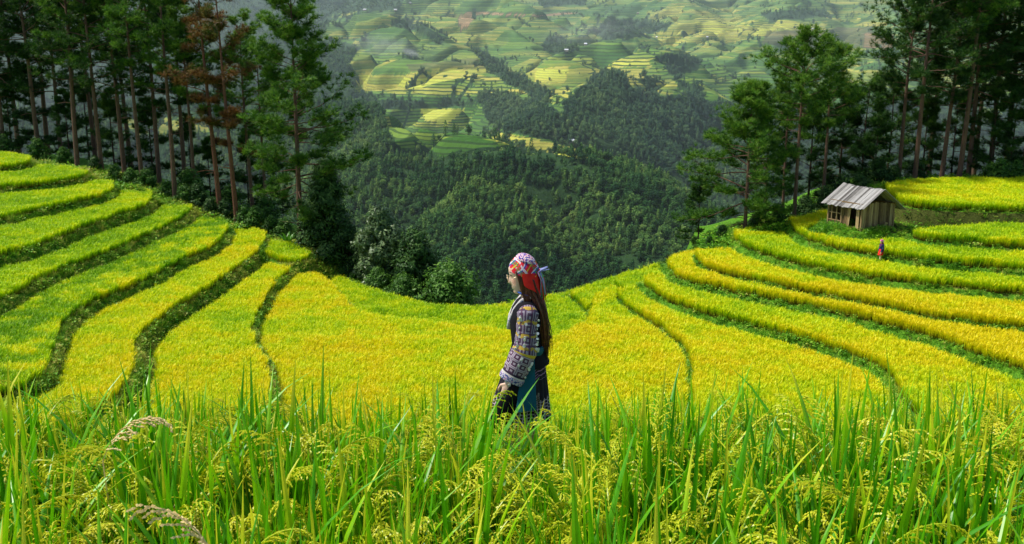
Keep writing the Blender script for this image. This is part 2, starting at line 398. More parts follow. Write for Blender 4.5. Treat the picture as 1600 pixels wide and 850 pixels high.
def far_clump(seed):
    r = random.Random(seed); mb = MB()
    for i in range(15):
        a = r.uniform(0, 6.28); rr = r.uniform(0, .09)
        blade(mb, (rr * math.cos(a), rr * math.sin(a), 0), a + r.uniform(-.8, .8), r.uniform(.02, .22), r.uniform(.75, 1.02), r.uniform(.018, .03), r.uniform(.1, .9), 3, r.random())
    for i in range(11):
        a = r.uniform(0, 6.28); rr = r.uniform(0, .08)
        b = (rr * math.cos(a) * 1.6, rr * math.sin(a) * 1.6, r.uniform(.55, .72))
        blade(mb, b, a + r.uniform(-1, 1), r.uniform(.1, .5), r.uniform(.24, .34), .03, r.uniform(1.2, 2.2), 3, r.random(), 1.0)
    return mb.build('rice_plant', M_RICE, link=False)
far_rice = src_collection('far_rice', [far_clump(100 + i) for i in range(7)])
SP_ = .20
OCC = np.zeros((400, 800), bool)
def occ_ix(x, y): return np.clip(((y - 30) / .25).astype(int), 0, 399), np.clip(((x + 100) / .25).astype(int), 0, 799)
tot = 0
for k, t in enumerate(TERR):
    P = np.array(t['poly']); x0, y0 = P.min(0); x1, y1 = P.max(0)
    x0 = max(x0, -62); x1 = min(x1, 62); y0 = max(y0, 43)
    if x1 <= x0: continue
    gx, gy = np.meshgrid(np.arange(x0, x1, SP_), np.arange(y0, y1, SP_))
    gx = gx.ravel() + rng.normal(0, .035, gx.size) + .25 * np.sin(gy.ravel() * .3); gy = gy.ravel() + rng.normal(0, .04, gy.size)
    u, v = project(gx, gy, np.full(gx.shape, t['z'] + .75))
    ok = (u > -110) & (u < 1710) & (v < 665); gx = gx[ok]; gy = gy[ok]
    ins = inside(gx, gy, t['poly']); gx = gx[ins]; gy = gy[ins]
    if not len(gx): continue
    d_own = dist_seg(gx, gy, t['poly'])
    up = np.full(gx.shape, 9.0)
    for j, t2 in enumerate(TERR):
        if t2['z'] > t['z'] + .05:
            dd = dist_seg(gx, gy, t2['poly']); dd = np.where(inside(gx, gy, t2['poly']), 0, dd) - (t2['z'] - t['z']) / SLOPE(j)
            up = np.minimum(up, dd)
    hh, lv = H(gx, gy, True)
    edge = -.06 + .42 * fbm(gx * .9, gy * .9, 60 + k)
    ok = (np.abs(hh - t['z']) < .02) & (d_own > edge) & (up > {7: .4}.get(k, .04) * (.6 + .8 * fbm(gx * .5, gy * .5, 19)))
    dm = np.hypot((gx - MOUND[0]) / 1.25, gy - MOUND[1]); ok &= dm > 3.1 + .5 * fbm(gx, gy, 3)
    gx = gx[ok]; gy = gy[ok]; n = len(gx); tot += n
    if n < 5: continue
    big = fbm(gx * .12, gy * .12, 200, 3); small = fbm(gx * 1.1, gy * 1.1, 300, 2)
    tint = t['yel'] + .75 * (big - .5) + .6 * (small - .5) + rng.normal(0, .05, n)
    if k == 9: tint += .06
    if k == 5: tint += np.where(fbm(gx * .9, gy * .9, 8, 3) > .57, .35, -.05)
    tint += .12 * np.exp(-(d_own[ok] - .3) / .5)
    tint = np.clip(tint, .02, 1.1)
    rot = np.stack([rng.normal(0, .07, n), rng.normal(0, .07, n), rng.uniform(0, 6.28, n)], 1)
    s = rng.uniform(.74, .92, n) * (.82 + .36 * fbm(gx * .5, gy * .5, 90, 3)); sc = np.stack([s * 1.35, s * 1.35, s], 1)
    OCC[occ_ix(gx, gy)] = True
    o = scatter('rice_field', np.stack([gx, gy, np.full(n, t['z'] - .02)], 1), rot, sc, tint, far_rice, 7)
    tag(o, t['label'], 'rice field', 'rice fields on the terraces', 'stuff')
print('far rice clumps', tot)

# weeds and ferns on the banks between the terraces, and on the rim
def weed_mat():
    m, nt, out = new_mat('bank_weeds_leaf'); nb = NB(nt)
    t = nb.attr('tint', 'INSTANCER'); a = nb.n('ShaderNodeAttribute', attribute_name='col'); s = nb.sep(a.outputs['Vector'])
    c = nb.ramp(nb.math('ADD', t, nb.math('MULTIPLY', nb.math('SUBTRACT', s[2], .5), .4)), [(0, (.04, .14, .010)), (.4, (.12, .36, .014)), (.75, (.30, .54, .025)), (1, (.52, .50, .09))])
    finish(nt, out, nb.leaf(c, .3, .5, .3)); return m
M_WEED = weed_mat()
def weed_clump(seed):
    r = random.Random(seed); mb = MB()
    for i in range(26):
        a = r.uniform(0, 6.28); q = r.uniform(0, .22); b = Vector((q * math.cos(a), q * math.sin(a), 0))
        if seed % 2: blade(mb, b, a, r.uniform(.1, .7), r.uniform(.25, .5), r.uniform(.012, .02), r.uniform(.4, 1.2), 3, r.random())
        else:
            tip = b + Vector((math.cos(a) * r.uniform(.02, .15), math.sin(a) * r.uniform(.02, .15), r.uniform(.1, .34)))
            n_ = Vector((r.uniform(-.6, .6), r.uniform(-.6, .6), 1)).normalized(); u_ = n_.orthogonal().normalized(); w_ = n_.cross(u_); s_ = r.uniform(.04, .09)
            mb.add([tuple(tip + u_ * s_), tuple(tip + w_ * s_ * .6), tuple(tip - u_ * s_), tuple(tip - w_ * s_ * .6)], [(0, 1, 2, 3)], [(.5, 0, r.random(), 1)] * 4)
    return mb.build('weed', M_WEED, link=False)
weeds = src_collection('weeds', [weed_clump(i) for i in range(6)])
N = 210000
wy = rng.uniform(44, 104, N); wx = rng.uniform(-1, 1, N) * .56 * wy
hh, lv = H(wx, wy, True); pu, pv = project(wx, wy, hh)
yc = np.interp(wx, CR[:, 0], CR[:, 1])
blk = OCC[occ_ix(wx, wy)]
ok = ~blk & (wy < yc + 7) & (pv < 640) & (rng.random(N) < np.where(wy > yc, .5, .95))
dm_ = np.hypot(wx - MOUND[0], wy - MOUND[1])
bnk = (wx > 28.5) & (hh > -15.1) & (hh < -13.95) & (wy < yc - 3) & (rng.random(len(wx)) < .75)
ok &= ~bnk
wx, wy, hh, yc = wx[ok], wy[ok], hh[ok], yc[ok]; n = len(wx)
sc = (rng.uniform(.5, 1.2, n) * (.6 + 1.1 * fbm(wx * .8, wy * .8, 402, 2)))[:, None] * np.array([1, 1, 1.0]); sc *= np.where(wy > yc, 1.5, np.where(wx < 0, .85, .7))[:, None]
tn = np.clip(.45 + .9 * (fbm(wx * .4, wy * .4, 401) - .5) + rng.normal(0, .2, n) + np.where(wx < 0, .34, .08), 0, 1)  # weeds on the left banks coloured lighter to offset the shade there
o = scatter('weeds', np.stack([wx, wy, hh - .02], 1), np.stack([rng.normal(0, .2, n), rng.normal(0, .2, n), rng.uniform(0, 6.28, n)], 1), sc, tn, weeds, 6)
tag(o, 'low green weeds and grass on the banks between rice terraces', 'weeds', None, 'stuff'); print('weeds', n)
# foreground rice, leaf by leaf and ear by ear
m, nt, out = new_mat('near_rice_leaf_and_ear'); nb = NB(nt)
a = nb.n('ShaderNodeAttribute', attribute_name='col'); s = nb.n('ShaderNodeSeparateColor'); nt.links.new(a.outputs['Color'], s.inputs[0])
hgt, grain, rnd = s.outputs; t = nb.attr('tint', 'INSTANCER')
t2 = nb.math('ADD', nb.math('MULTIPLY', t, .5), nb.math('MULTIPLY', rnd, .55))
uvn = nb.n('ShaderNodeUVMap'); 
leafc = nb.ramp(t2, [(0, (.03, .25, .003)), (.4, (.14, .52, .003)), (.75, (.38, .74, .005)), (1, (.82, .82, .03))])
grainc = nb.ramp(t2, [(0, (.50, .66, .012)), (.5, (.82, .84, .03)), (.85, (.92, .86, .06)), (1, (.90, .70, .18))])
c = nb.mix(grain, leafc, grainc)
c = nb.mix(nb.math('MULTIPLY', nb.noise(nb.coord('Object'), 55, 3, .7), .35), c, nb.mix(.6, c, (.02, .08, .002)))
c = nb.mix(nb.ramp(hgt, [(.32, (0, 0, 0)), (.80, (1, 1, 1))]), (.012, .05, .003), c)  # shade between the plants painted in: blades near black low down
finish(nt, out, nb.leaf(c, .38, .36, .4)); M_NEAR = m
def ear(mb, base, az, r, ripe):
    p = Vector(base); th = r.uniform(.1, .4); od = Vector((math.cos(az), math.sin(az), 0)); L = r.uniform(.2, .27); n = 16; pts = [p.copy()]; dirs = []
    dr = r.uniform(1.5, 2.3)
    for i in range(n):
        d = od * math.sin(th) + Vector((0, 0, math.cos(th))); dirs.append(d); p = p + d * (L / n); pts.append(p.copy()); th += dr / n * (.4 + 1.2 * i / n)
    mb.tube(pts, [.0016] * len(pts), 3, False, (.9, .7, ripe, 1))
    for i in range(2, n + 1):
        sg = 1 if i % 2 else -1
        sd_ = Vector((-od.y, od.x, 0)) * sg * r.uniform(.25, .8); q = pts[i].copy(); dd = (dirs[min(i, n - 1)] + sd_ * .7).normalized()
        for g in range(7 if i < 12 else 5):
            dd = (dd + Vector((0, 0, -.16)) + Vector((r.uniform(-.12, .12), r.uniform(-.12, .12), 0))).normalized(); q = q + dd * .0088
            ax = (dd + Vector((r.uniform(-.4, .4), r.uniform(-.4, .4), r.uniform(-.3, .2)))).normalized(); a_ = ax.orthogonal().normalized(); b_ = ax.cross(a_); l = r.uniform(.0062, .0078); w = r.uniform(.003, .0039)
            c0 = q + a_ * r.uniform(-.003, .003)
            V = [c0 - ax * l, c0 + ax * l] + [c0 + (a_ * math.cos(k * 2.094) + b_ * math.sin(k * 2.094)) * w for k in range(3)]
            cc = (.95, 1, min(1, max(0, ripe + r.uniform(-.25, .25))), 1)
            mb.add([tuple(v) for v in V], [(0, 3, 2), (0, 4, 3), (0, 2, 4), (1, 2, 3), (1, 3, 4), (1, 4, 2)], [cc] * 5)
def near_clump(seed):
    r = random.Random(seed); mb = MB()
    for i in range(23):
        a = r.uniform(0, 6.28); q = r.uniform(0, .075); L = r.uniform(.62, .9) if i % 4 else r.uniform(.88, 1.1)
        blade(mb, (q * math.cos(a), q * math.sin(a), 0), a + r.uniform(-.9, .9), r.uniform(.0, .15), L * .97, r.uniform(.022, .034), r.uniform(.0, .22) if i % 6 else r.uniform(.6, 1.6), 9, r.random(), 0., True, 1.0)
    for i in range(5):      # side leaves that leave the stalk higher up
        a = r.uniform(0, 6.28)
        blade(mb, (.03 * math.cos(a), .03 * math.sin(a), r.uniform(.3, .5)), a, r.uniform(.2, .5), r.uniform(.35, .55), .019, r.uniform(.2, .8), 7, r.random(), 0., True, 1.0)
    for i in range(4 + seed % 2):
        a = r.uniform(0, 6.28); q = r.uniform(.01, .06); b = Vector((q * math.cos(a), q * math.sin(a), 0)); h = r.uniform(.50, .72); tp = b + Vector((b.x * 1.2 + r.uniform(-.04, .04), b.y * 1.2 + r.uniform(-.04, .04), h))
        mb.tube([b, b.lerp(tp, .5) + Vector((r.uniform(-.01, .01), 0, 0)), tp], [.003, .0024, .0017], 4, False, (.45, 0, r.random(), 1))
        ear(mb, tp, a + r.uniform(-.7, .7), r, r.uniform(.1, .8))
    return mb.build('rice_plant_near', M_NEAR, link=False)
near_rice = src_collection('near_rice', [near_clump(500 + i) for i in range(9)])
def near_field(name, x0, x1, y0, y1, sp, label, zfix=0.0, tb=.4):
    gx, gy = np.meshgrid(np.arange(x0, x1, sp), np.arange(y0, y1, sp)); gx = gx.ravel(); gy = gy.ravel()
    gx = gx + rng.uniform(-.055, .055, gx.size); gy = gy + rng.uniform(-.055, .055, gy.size)
    gy = gy + .10 * (fbm(gx * 1.3, gy * 0 + 3, 5) - .5) 
    k = np.abs(gx) < .62 * gy + .7; gx, gy = gx[k], gy[k]; n = len(gx)
    gz = H(gx, gy) - .01 + zfix
    s = rng.uniform(.82, 1.03, n) * (1 - .2 * np.exp(-((gx - .02 * gy) / .2) ** 2) * (gy > 1.9)) * (.93 + .14 * fbm(gx * .9, gy * .9, 71, 2)); 
    rot = np.stack([rng.normal(0, .07, n), rng.normal(0, .07, n), rng.uniform(0, 6.28, n)], 1)
    tn = np.clip(tb + .9 * (fbm(gx * .6, gy * .9, 72, 2) - .5) + rng.normal(0, .12, n), 0, 1)
    o = scatter(name, np.stack([gx, gy, gz], 1), rot, np.stack([s, s, s], 1), tn, near_rice, 9)
    tag(o, label, 'rice field', None, 'stuff'); print(name, n); return o
near_field('foreground_rice', -3.2, 3.2, 1.15, 3.12, .14, 'tall green rice with nodding yellow ears nearest the camera', 0, .28)
near_field('lower_foreground_rice', -4.5, 4.5, 3.7, 6.25, .19, 'rice just below the foreground rice, in front of the walking woman', 0, .5)

m, nt, out = new_mat('dry_straw'); nb = NB(nt); finish(nt, out, nb.leaf(nb.mix(nb.noise(nb.coord(), 60, 2), (.80, .58, .22), (.92, .78, .42)), .3)); M_STRAW = m
for u, v, yy, lean_, lb in ((152, 632, 2.55, .9, 'dry tan rice ear bending over at the left of the foreground rice'), (342, 800, 1.75, -.5, 'pale dry rice ear low in the foreground rice, left of the middle')):
    d = ray(u, v); t_ = yy / d[1]; P_ = Vector((d[0] * t_, yy, d[2] * t_)); g_ = HQ(P_.x, yy); P_.z -= .16; r = random.Random(u); e = empty('dry_rice_ear', (P_.x, yy, g_)); hgt_ = P_.z - g_
    q = MB(); q.tube([(0, 0, 0), (.01, 0, hgt_ * .6), (0, 0, hgt_)], [.0035, .003, .002], 5); q.build('stalk', M_STRAW, e)
    q = MB(); ear(q, (0, 0, hgt_), 0 if lean_ > 0 else 3.14, r, .9); q.build('ear', M_STRAW, e); tag(e, lb, 'rice ear')
# ------------------------------------------------------------------ far valley
HILLS = [  # ridge lines as (u, v, distance), slope
 ([(-300, 150, 1000), (100, 150, 1000), (400, 150, 950), (520, 165, 880), (600, 180, 800), (690, 200, 720), (765, 205, 670), (850, 222, 640), (920, 244, 605), (985, 290, 570), (1035, 350, 535), (1075, 420, 480)], .52),
 ([(640, 195, 760), (600, 260, 640), (560, 330, 560), (520, 400, 500)], .5),
 ([(800, 215, 655), (790, 300, 540), (780, 400, 450)], .5),
 ([(1800, 200, 1350), (1400, 195, 1300), (1250, 180, 1250), (1120, 165, 1200), (1060, 148, 1150), (1000, 130, 1100), (945, 112, 1080), (905, 150, 1000), (885, 185, 930)], .5),
 ([(520, 85, 1500), (600, 82, 1480), (700, 95, 1400), (770, 112, 1330), (840, 150, 1180)], .30),
 ([(520, 20, 1900), (610, 22, 1850), (680, 50, 1700), (740, 85, 1550), (800, 120, 1400)], .34),
 ([(600, -15, 2500), (700, -20, 2450), (760, -15, 2400), (810, 5, 2250), (850, 25, 2050)], .36),
 ([(700, 25, 2050), (760, 28, 1950), (800, 50, 1850), (850, 85, 1700)], .36),
 ([(880, 25, 2150), (920, 22, 2100), (960, 40, 1950), (900, 60, 1850)], .38),
 ([(870, 100, 1450), (930, 68, 1600), (975, 64, 1600), (1020, 78, 1500)], .33),
 ([(960, 110, 1220), (1000, 104, 1240), (1045, 115, 1220), (1090, 145, 1180)], .34),
 ([(1000, 62, 1750), (1040, 66, 1750), (1080, 85, 1650)], .36),
 ([(900, -40, 3000), (1000, -40, 2900), (1100, 5, 2500), (1060, 40, 2200), (1130, 20, 2350), (1100, 90, 1800)], .28),
 ([(1250, -60, 3000), (1250, 10, 2300), (1200, 60, 1900), (1120, 120, 1500)], .24),
 ([(1500, -60, 2900), (1430, 20, 2100), (1380, 90, 1700), (1330, 130, 1450)], .25),
]
def far_h(x, y):
    r = np.hypot(x, y)
    wx = x + 60 * (fbm(x / 260, y / 260, 21) - .5); wy = y + 60 * (fbm(x / 260, y / 260, 22) - .5)
    h = np.interp(r, [90, 160, 350, 600, 900, 1200, 1600, 2000, 2600, 3200, 4500, 7000], [-70, -110, -190, -245, -260, -250, -200, -120, 10, 150, 500, 900])
    h = h + 40 * (fbm(x / 420, y / 420, 23) - .5) * np.clip((r - 300) / 900, 0, 1.2)
    for pts, sl in HILLS:
        if pts[-1][2] > 1100: sl = sl * 1.5
        W = [at_dist(*q) for q in smooth_line(pts, 2)]
        d, z = dist_seg(wx, wy, W, False, [w[2] for w in W])
        hk = z - sl * (np.sqrt(d * d + 20 ** 2) - 20)
        k = 14.0
        e = np.clip(.5 + .5 * (hk - h) / k, 0, 1); h = h * (1 - e) + hk * e + k * e * (1 - e) * .5
    gull = np.abs(fbm(x / 120, y / 120, 31, 3) - .5) * 2
    h = h - 24 * np.clip((.22 - gull) / .22, 0, 1) * np.clip((r - 350) / 300, 0, 1) + 12 * (fbm(x / 60, y / 60, 32, 3) - .5) * np.clip(r / 600, 0, 1)
    return h
us = np.arange(-420, 2021, 3.0); rs = np.concatenate([np.linspace(95, 420, 60), np.geomspace(425, 1000, 260), np.geomspace(1003, 3000, 420), np.geomspace(3030, 7000, 40)])
UU, RR = np.meshgrid(us, rs); AZ = np.arctan((UU - CU) / F_PX * 1.0)
FX = RR * np.sin(AZ); FY = RR * np.cos(AZ); FZ = far_h(FX, FY)
def far_q(x, y):
    """height of the valley read from its mesh"""
    r = np.hypot(x, y); u = CU + F_PX * x / y
    i = np.clip(np.searchsorted(rs, r) - 1, 0, len(rs) - 2); a = np.clip((r - rs[i]) / (rs[i + 1] - rs[i]), 0, 1)
    j = np.clip(((u - us[0]) / 3.0).astype(int), 0, len(us) - 2); b = np.clip((u - us[j]) / 3.0, 0, 1)
    return (FZ[i, j] * (1 - b) + FZ[i, j + 1] * b) * (1 - a) + (FZ[i + 1, j] * (1 - b) + FZ[i + 1, j + 1] * b) * a
# land use: named patches of ground, (forest, ripeness, brown)
def cover(u, v, x, y, z):
    n = fbm(x / 90, y / 90, 51); n2 = fbm(x / 30, y / 30, 52)
    uu = u + 14 * (fbm(x / 70, y / 70, 55) - .5); vv = v + 9 * (fbm(x / 70, y / 70, 56) - .5)
    fo = np.zeros(u.shape); ye = .28 + .5 * (n - .5); br = np.zeros(u.shape)
    P = lambda *p: inside(uu, vv, list(p)); Q = lambda *p: inside(u + (uu - u) * .15, v + (vv - v) * .15, list(p))
    fo[P((-900, 150), (330, 150), (420, 120), (520, 150), (560, 160), (600, 178), (640, 215), (690, 245), (760, 224), (850, 232), (930, 243), (1000, 275), (1100, 255), (1700, 220), (2600, 220), (2600, 900), (-900, 900))] = 1
    fo[P((-900, 150), (180, 150), (520, 60), (560, 75), (545, 100), (560, 130), (540, 165), (300, 260), (-900, 300))] = .9
    fo[P((-900, -60), (640, -60), (625, 12), (560, 20), (400, 22), (-900, 60))] = 1
    fo[P((-900, 60), (400, 22), (520, 20), (500, 80), (300, 150), (-900, 150))] = .85
    fo[P((742, 152), (770, 145), (800, 150), (850, 165), (885, 190), (875, 220), (835, 212), (800, 202), (765, 190))] = 1
    fo[P((870, 225), (882, 170), (905, 145), (940, 112), (970, 118), (985, 132), (1060, 150), (1110, 160), (1250, 172), (1400, 150), (2600, 170), (2600, 500), (1000, 420), (930, 244))] = 1
    fo[P((735, 78), (755, 80), (800, 118), (860, 145), (880, 165), (850, 160), (790, 130), (760, 105))] = .9
    fo[P((800, -40), (930, -40), (915, 8), (850, 10))] = .9
    fo[P((850, 55), (885, 60), (905, 78), (880, 85), (845, 78))] = .7
    fo[P((930, 50), (950, 28), (1000, 32), (1052, 38), (1040, 50), (990, 58), (950, 62))] = .8
    fo[P((1040, 85), (1100, 95), (1090, 108), (1050, 120), (1100, 140), (1090, 155), (1060, 140), (1040, 118))] = .7
    fo[P((610, 28), (650, 35), (700, 60), (690, 70), (650, 50), (615, 45))] = .6
    fo[P((1190, 20), (1290, 15), (1300, 25), (1200, 32))] = .7
    fo[P((530, 150), (560, 140), (585, 160), (640, 158), (700, 162), (745, 158), (745, 166), (650, 168), (590, 172), (550, 170))] = .75
    ye[P((560, 115), (640, 112), (700, 108), (790, 125), (803, 136), (760, 148), (700, 152), (620, 152), (570, 138))] = .8
    m = Q((655, 168), (727, 170), (697, 196), (665, 188)); ye[m] = 1.25; fo[m] = 0
    m = Q((763, 204), (780, 206), (840, 217), (900, 231), (926, 247), (905, 248), (840, 235), (768, 223)); fo[m] = 0; ye[m] = 1.0
    ye[Q((838, 108), (890, 102), (882, 130), (836, 128))] = .75
    m = P((850, 150), (905, 143), (900, 152), (868, 162)); fo[m] = 0; ye[m] = .8
    m = P((975, 118), (1050, 118), (1062, 140), (1040, 152), (985, 140)); fo[m] = 0; ye[m] = .6; br[m] = .5
    m = P((975, 108), (1000, 105), (1045, 112), (1040, 118), (980, 118)); fo[m] = 0; ye[m] = .25; br[m] = -1
    m = P((950, 100), (1010, 96), (1020, 104), (950, 110)); ye[m] = .8
    ye[P((1010, 15), (1150, 10), (1180, 60), (1100, 75), (1030, 72))] = .62
    ye[P((1170, 30), (1290, 35), (1290, 55), (1180, 58))] = .7
    m = P((1200, 50), (1360, 40), (1372, 74), (1250, 80), (1190, 68)); br[m] = .9
    m = P((1350, 50), (1398, 55), (1392, 76), (1350, 72)); br[m] = 1.6
    m = Q((716, 26), (726, 20), (748, 19), (742, 28), (728, 44), (718, 48)); br[m] = 2.2; fo[m] = 0
    m = Q((745, 18), (780, 20), (822, 23), (822, 26), (780, 24), (745, 22)); br[m] = 2.2; fo[m] = 0
    m = Q((830, 24), (880, 19), (908, 20), (880, 23), (832, 28)); br[m] = 2.0; fo[m] = 0
    m = P((630, 98), (745, 92), (765, 108), (640, 110)); br[m] = .8
    m = P((690, 22), (720, 22), (715, 30), (690, 26)); br[m] = .8
    m = P((1305, 108), (1400, 108), (1400, 132), (1310, 130)); fo[m] = 0; ye[m] = .8
    m = P((190, 185), (330, 182), (330, 207), (190, 210)); fo[m] = 0; ye[m] = .55; br[m] = .6
    m = P((610, 165), (650, 172), (665, 195), (640, 200), (615, 190)); ye[m] = .4; br[m] = .3
    m = P((1530, 165), (1570, 170), (1560, 195), (1530, 190)); fo[m] = 0
    m = P((640, 205), (665, 196), (740, 205), (765, 215), (800, 228), (760, 232), (700, 238), (660, 225)); fo[m] = .1; ye[m] = .25
    m = P((600, 180), (615, 182), (640, 205), (650, 235), (625, 235), (605, 205)); fo[m] = .3; ye[m] = .2
    hedge = (np.abs(fbm(x / 55, y / 55, 58, 3) - .5) < .018) & (n > .45)
    fo = np.maximum(fo, np.where(hedge, .8, 0))
    ye = np.where(fo > .5, 0, ye)
    return fo, ye, br
pu, pv = project(FX, FY, FZ)
FO, YE, BR = cover(pu, pv, FX, FY, FZ)
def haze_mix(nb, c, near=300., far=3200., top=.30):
    """distance haze painted into the colour: cooler and paler up the valley (fixed in the world)"""
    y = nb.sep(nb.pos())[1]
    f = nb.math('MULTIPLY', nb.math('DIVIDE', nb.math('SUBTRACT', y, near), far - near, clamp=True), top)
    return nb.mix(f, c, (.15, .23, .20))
m, nt, out = new_mat('valley_ground'); nb = NB(nt)
a = nb.n('ShaderNodeAttribute', attribute_name='cover'); s = nb.n('ShaderNodeSeparateColor'); nt.links.new(a.outputs['Color'], s.inputs[0])
fo, ye, br = s.outputs
p = nb.pos(); x_, y_, z_ = nb.sep(p)
wob = nb.noise(p, .012, 3); zz = nb.math('ADD', z_, nb.math('MULTIPLY', wob, 9.))
vo = nb.n('ShaderNodeTexVoronoi'); nb.set(vo.inputs['Vector'], nb.comb(nb.math('ADD', nb.math('MULTIPLY', x_, .6), nb.math('MULTIPLY', nb.noise(p, .02, 2), 30)), y_, 0)); vo.inputs['Scale'].default_value = .010
cr_, cell, cb_ = nb.sep(vo.outputs['Color'])
lv = nb.math('DIVIDE', zz, nb.math('ADD', 2.0, nb.math('MULTIPLY', cr_, 3.0))); lf = nb.math('FLOOR', lv); fr = nb.math('FRACT', lv)
wn_ = nb.n('ShaderNodeTexWhiteNoise'); wn_.noise_dimensions = '2D'; nb.set(wn_.inputs['Vector'], nb.comb(lf, nb.math('MULTIPLY', cell, 50), 0))
rnd = wn_.outputs['Value']
fld = nb.math('ADD', ye, nb.math('MULTIPLY', nb.math('SUBTRACT', rnd, .5), .6))
fld = nb.math('ADD', fld, nb.math('MULTIPLY', nb.math('SUBTRACT', cell, .5), .55))
fc = nb.ramp(fld, [(0, (.06, .17, .02)), (.3, (.16, .30, .035)), (.55, (.35, .40, .05)), (.8, (.62, .55, .09)), (1, (.64, .68, .08))])
fc = nb.mix(nb.math('MULTIPLY', nb.math('SUBTRACT', nb.noise(p, .008, 4, .6), .45), 2.2, clamp=True), fc, nb.mix(.6, fc, (.16, .13, .06)))
fine = nb.noise(p, .15, 4, .7)
fc = nb.mix(nb.math('MULTIPLY', fine, .6), fc, nb.mix(.5, fc, (.02, .04, .01)))
soil = nb.ramp(br, [(.2, (.12, .10, .05)), (.5, (.13, .09, .06)), (.75, (.42, .22, .12)), (1, (.55, .30, .18))])
bf = nb.math('MULTIPLY', nb.math('SUBTRACT', br, .12), 3.2, clamp=True)
fc = nb.mix(nb.math('MULTIPLY', bf, .85), fc, soil)
riser = nb.math('MULTIPLY', nb.math('LESS_THAN', fr, nb.math('ADD', .18, nb.math('MULTIPLY', nb.noise(p, .03, 2), .4))), nb.math('MULTIPLY', nb.math('ADD', .25, nb.math('MULTIPLY', cb_, .75)), nb.math('SUBTRACT', 1.15, nb.math('MULTIPLY', nb.math('GREATER_THAN', ye, .99), .9), clamp=True)))
fc = nb.mix(riser, fc, (.035, .08, .018))
grn = nb.ramp(nb.noise(p, .05, 5, .7), [(.3, (.012, .035, .012)), (.7, (.035, .08, .02))])
ff = nb.math('MULTIPLY', nb.math('SUBTRACT', fo, .25), 3, clamp=True)
c = nb.mix(ff, fc, grn)
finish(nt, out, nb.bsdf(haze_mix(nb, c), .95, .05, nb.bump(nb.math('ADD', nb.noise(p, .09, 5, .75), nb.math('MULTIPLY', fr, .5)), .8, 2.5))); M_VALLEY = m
far = bpy.data.objects.new('valley_terrain', quick_mesh('valley_terrain', np.stack([FX, FY, FZ], -1).reshape(-1, 3), grid_faces(*FX.shape), M_VALLEY, True))
ca = far.data.color_attributes.new('cover', 'FLOAT_COLOR', 'POINT')
ca.data.foreach_set('color', np.stack([FO, YE, np.clip(BR / 2.4, 0, 1), np.ones_like(FO)], -1).ravel().astype(np.float32))
COL.objects.link(far); tag(far, kind='structure')
# forest
m, nt, out = new_mat('far_forest_leaves'); nb = NB(nt)
t = nb.attr('tint', 'INSTANCER'); a = nb.n('ShaderNodeAttribute', attribute_name='col'); s = nb.sep(a.outputs['Vector'])
t2 = nb.math('ADD', t, nb.math('MULTIPLY', nb.math('SUBTRACT', s[2], .5), .35))
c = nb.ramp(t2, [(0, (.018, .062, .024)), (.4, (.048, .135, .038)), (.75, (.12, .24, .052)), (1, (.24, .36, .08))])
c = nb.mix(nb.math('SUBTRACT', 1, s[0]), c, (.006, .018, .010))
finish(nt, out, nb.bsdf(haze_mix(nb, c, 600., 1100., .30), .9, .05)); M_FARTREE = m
def far_tree(seed, conifer):
    r = random.Random(seed); mb = MB()
    lobes = []
    if conifer:
        for i in range(7):
            f = i / 6; lobes.append((r.uniform(-.3, .3) * (1 - f), r.uniform(-.3, .3) * (1 - f), 2.2 + f * 7.2, 1.9 * (1 - f) ** .8 + .45, 1.0))
    else:
        for i in range(9):
            a = r.uniform(0, 6.28); q = r.uniform(.3, 1.9); lobes.append((q * math.cos(a), q * math.sin(a), r.uniform(3.2, 7.2), r.uniform(1.2, 2.0), .85))
    for (lx, ly, lz, lr, sq) in lobes:
        for k in range(44):
            th = math.acos(r.uniform(-1, 1)); ph = r.uniform(0, 6.28); q = lr * r.uniform(.75, 1.1)
            c = Vector((lx + q * math.sin(th) * math.cos(ph), ly + q * math.sin(th) * math.sin(ph), lz + q * sq * math.cos(th)))
            nrm = (c - Vector((lx, ly, lz - .3))).normalized() + Vector((r.uniform(-.5, .5), r.uniform(-.5, .5), r.uniform(-.1, .6)))
            nrm.normalize(); a = nrm.orthogonal().normalized(); b = nrm.cross(a); sz = r.uniform(.22, .5); an = r.uniform(0, 3)
            a, b = a * math.cos(an) + b * math.sin(an), b * math.cos(an) - a * math.sin(an)
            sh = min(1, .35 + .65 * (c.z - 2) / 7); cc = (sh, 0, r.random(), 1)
            mb.add([tuple(c + a * sz), tuple(c + b * sz * .8), tuple(c - a * sz), tuple(c - b * sz * .8)], [(0, 1, 2, 3)], [cc] * 4)
    mb.tube([(0, 0, -1), (0, 0, 5)], [.2, .12], 4, False)
    return mb.build('forest_tree', M_FARTREE, link=False)
forest_src = src_collection('far_forest', [far_tree(i, i % 3 == 0) for i in range(8)])
N = 420000
ru = rng.uniform(-60, 1660, N); lr_ = np.exp(rng.uniform(np.log(330), np.log(3000), N)); az = np.arctan((ru - CU) / F_PX)
tx = lr_ * np.sin(az); ty = lr_ * np.cos(az); tz = far_q(tx, ty)
pu, pv = project(tx, ty, tz); fo, ye, br = cover(pu, pv, tx, ty, tz)
keep = (pv > -15) & (pv < 520)
fo2, _, _ = cover(pu, pv - 13000 / lr_ , tx, ty, tz); keep &= ~((fo2 < .5) & (lr_ < 900) & (pv > 150) & (pv < 270) & (pu < 940) & (pu > 590))
dens = np.where(fo > .5, .95 * fo, .010)
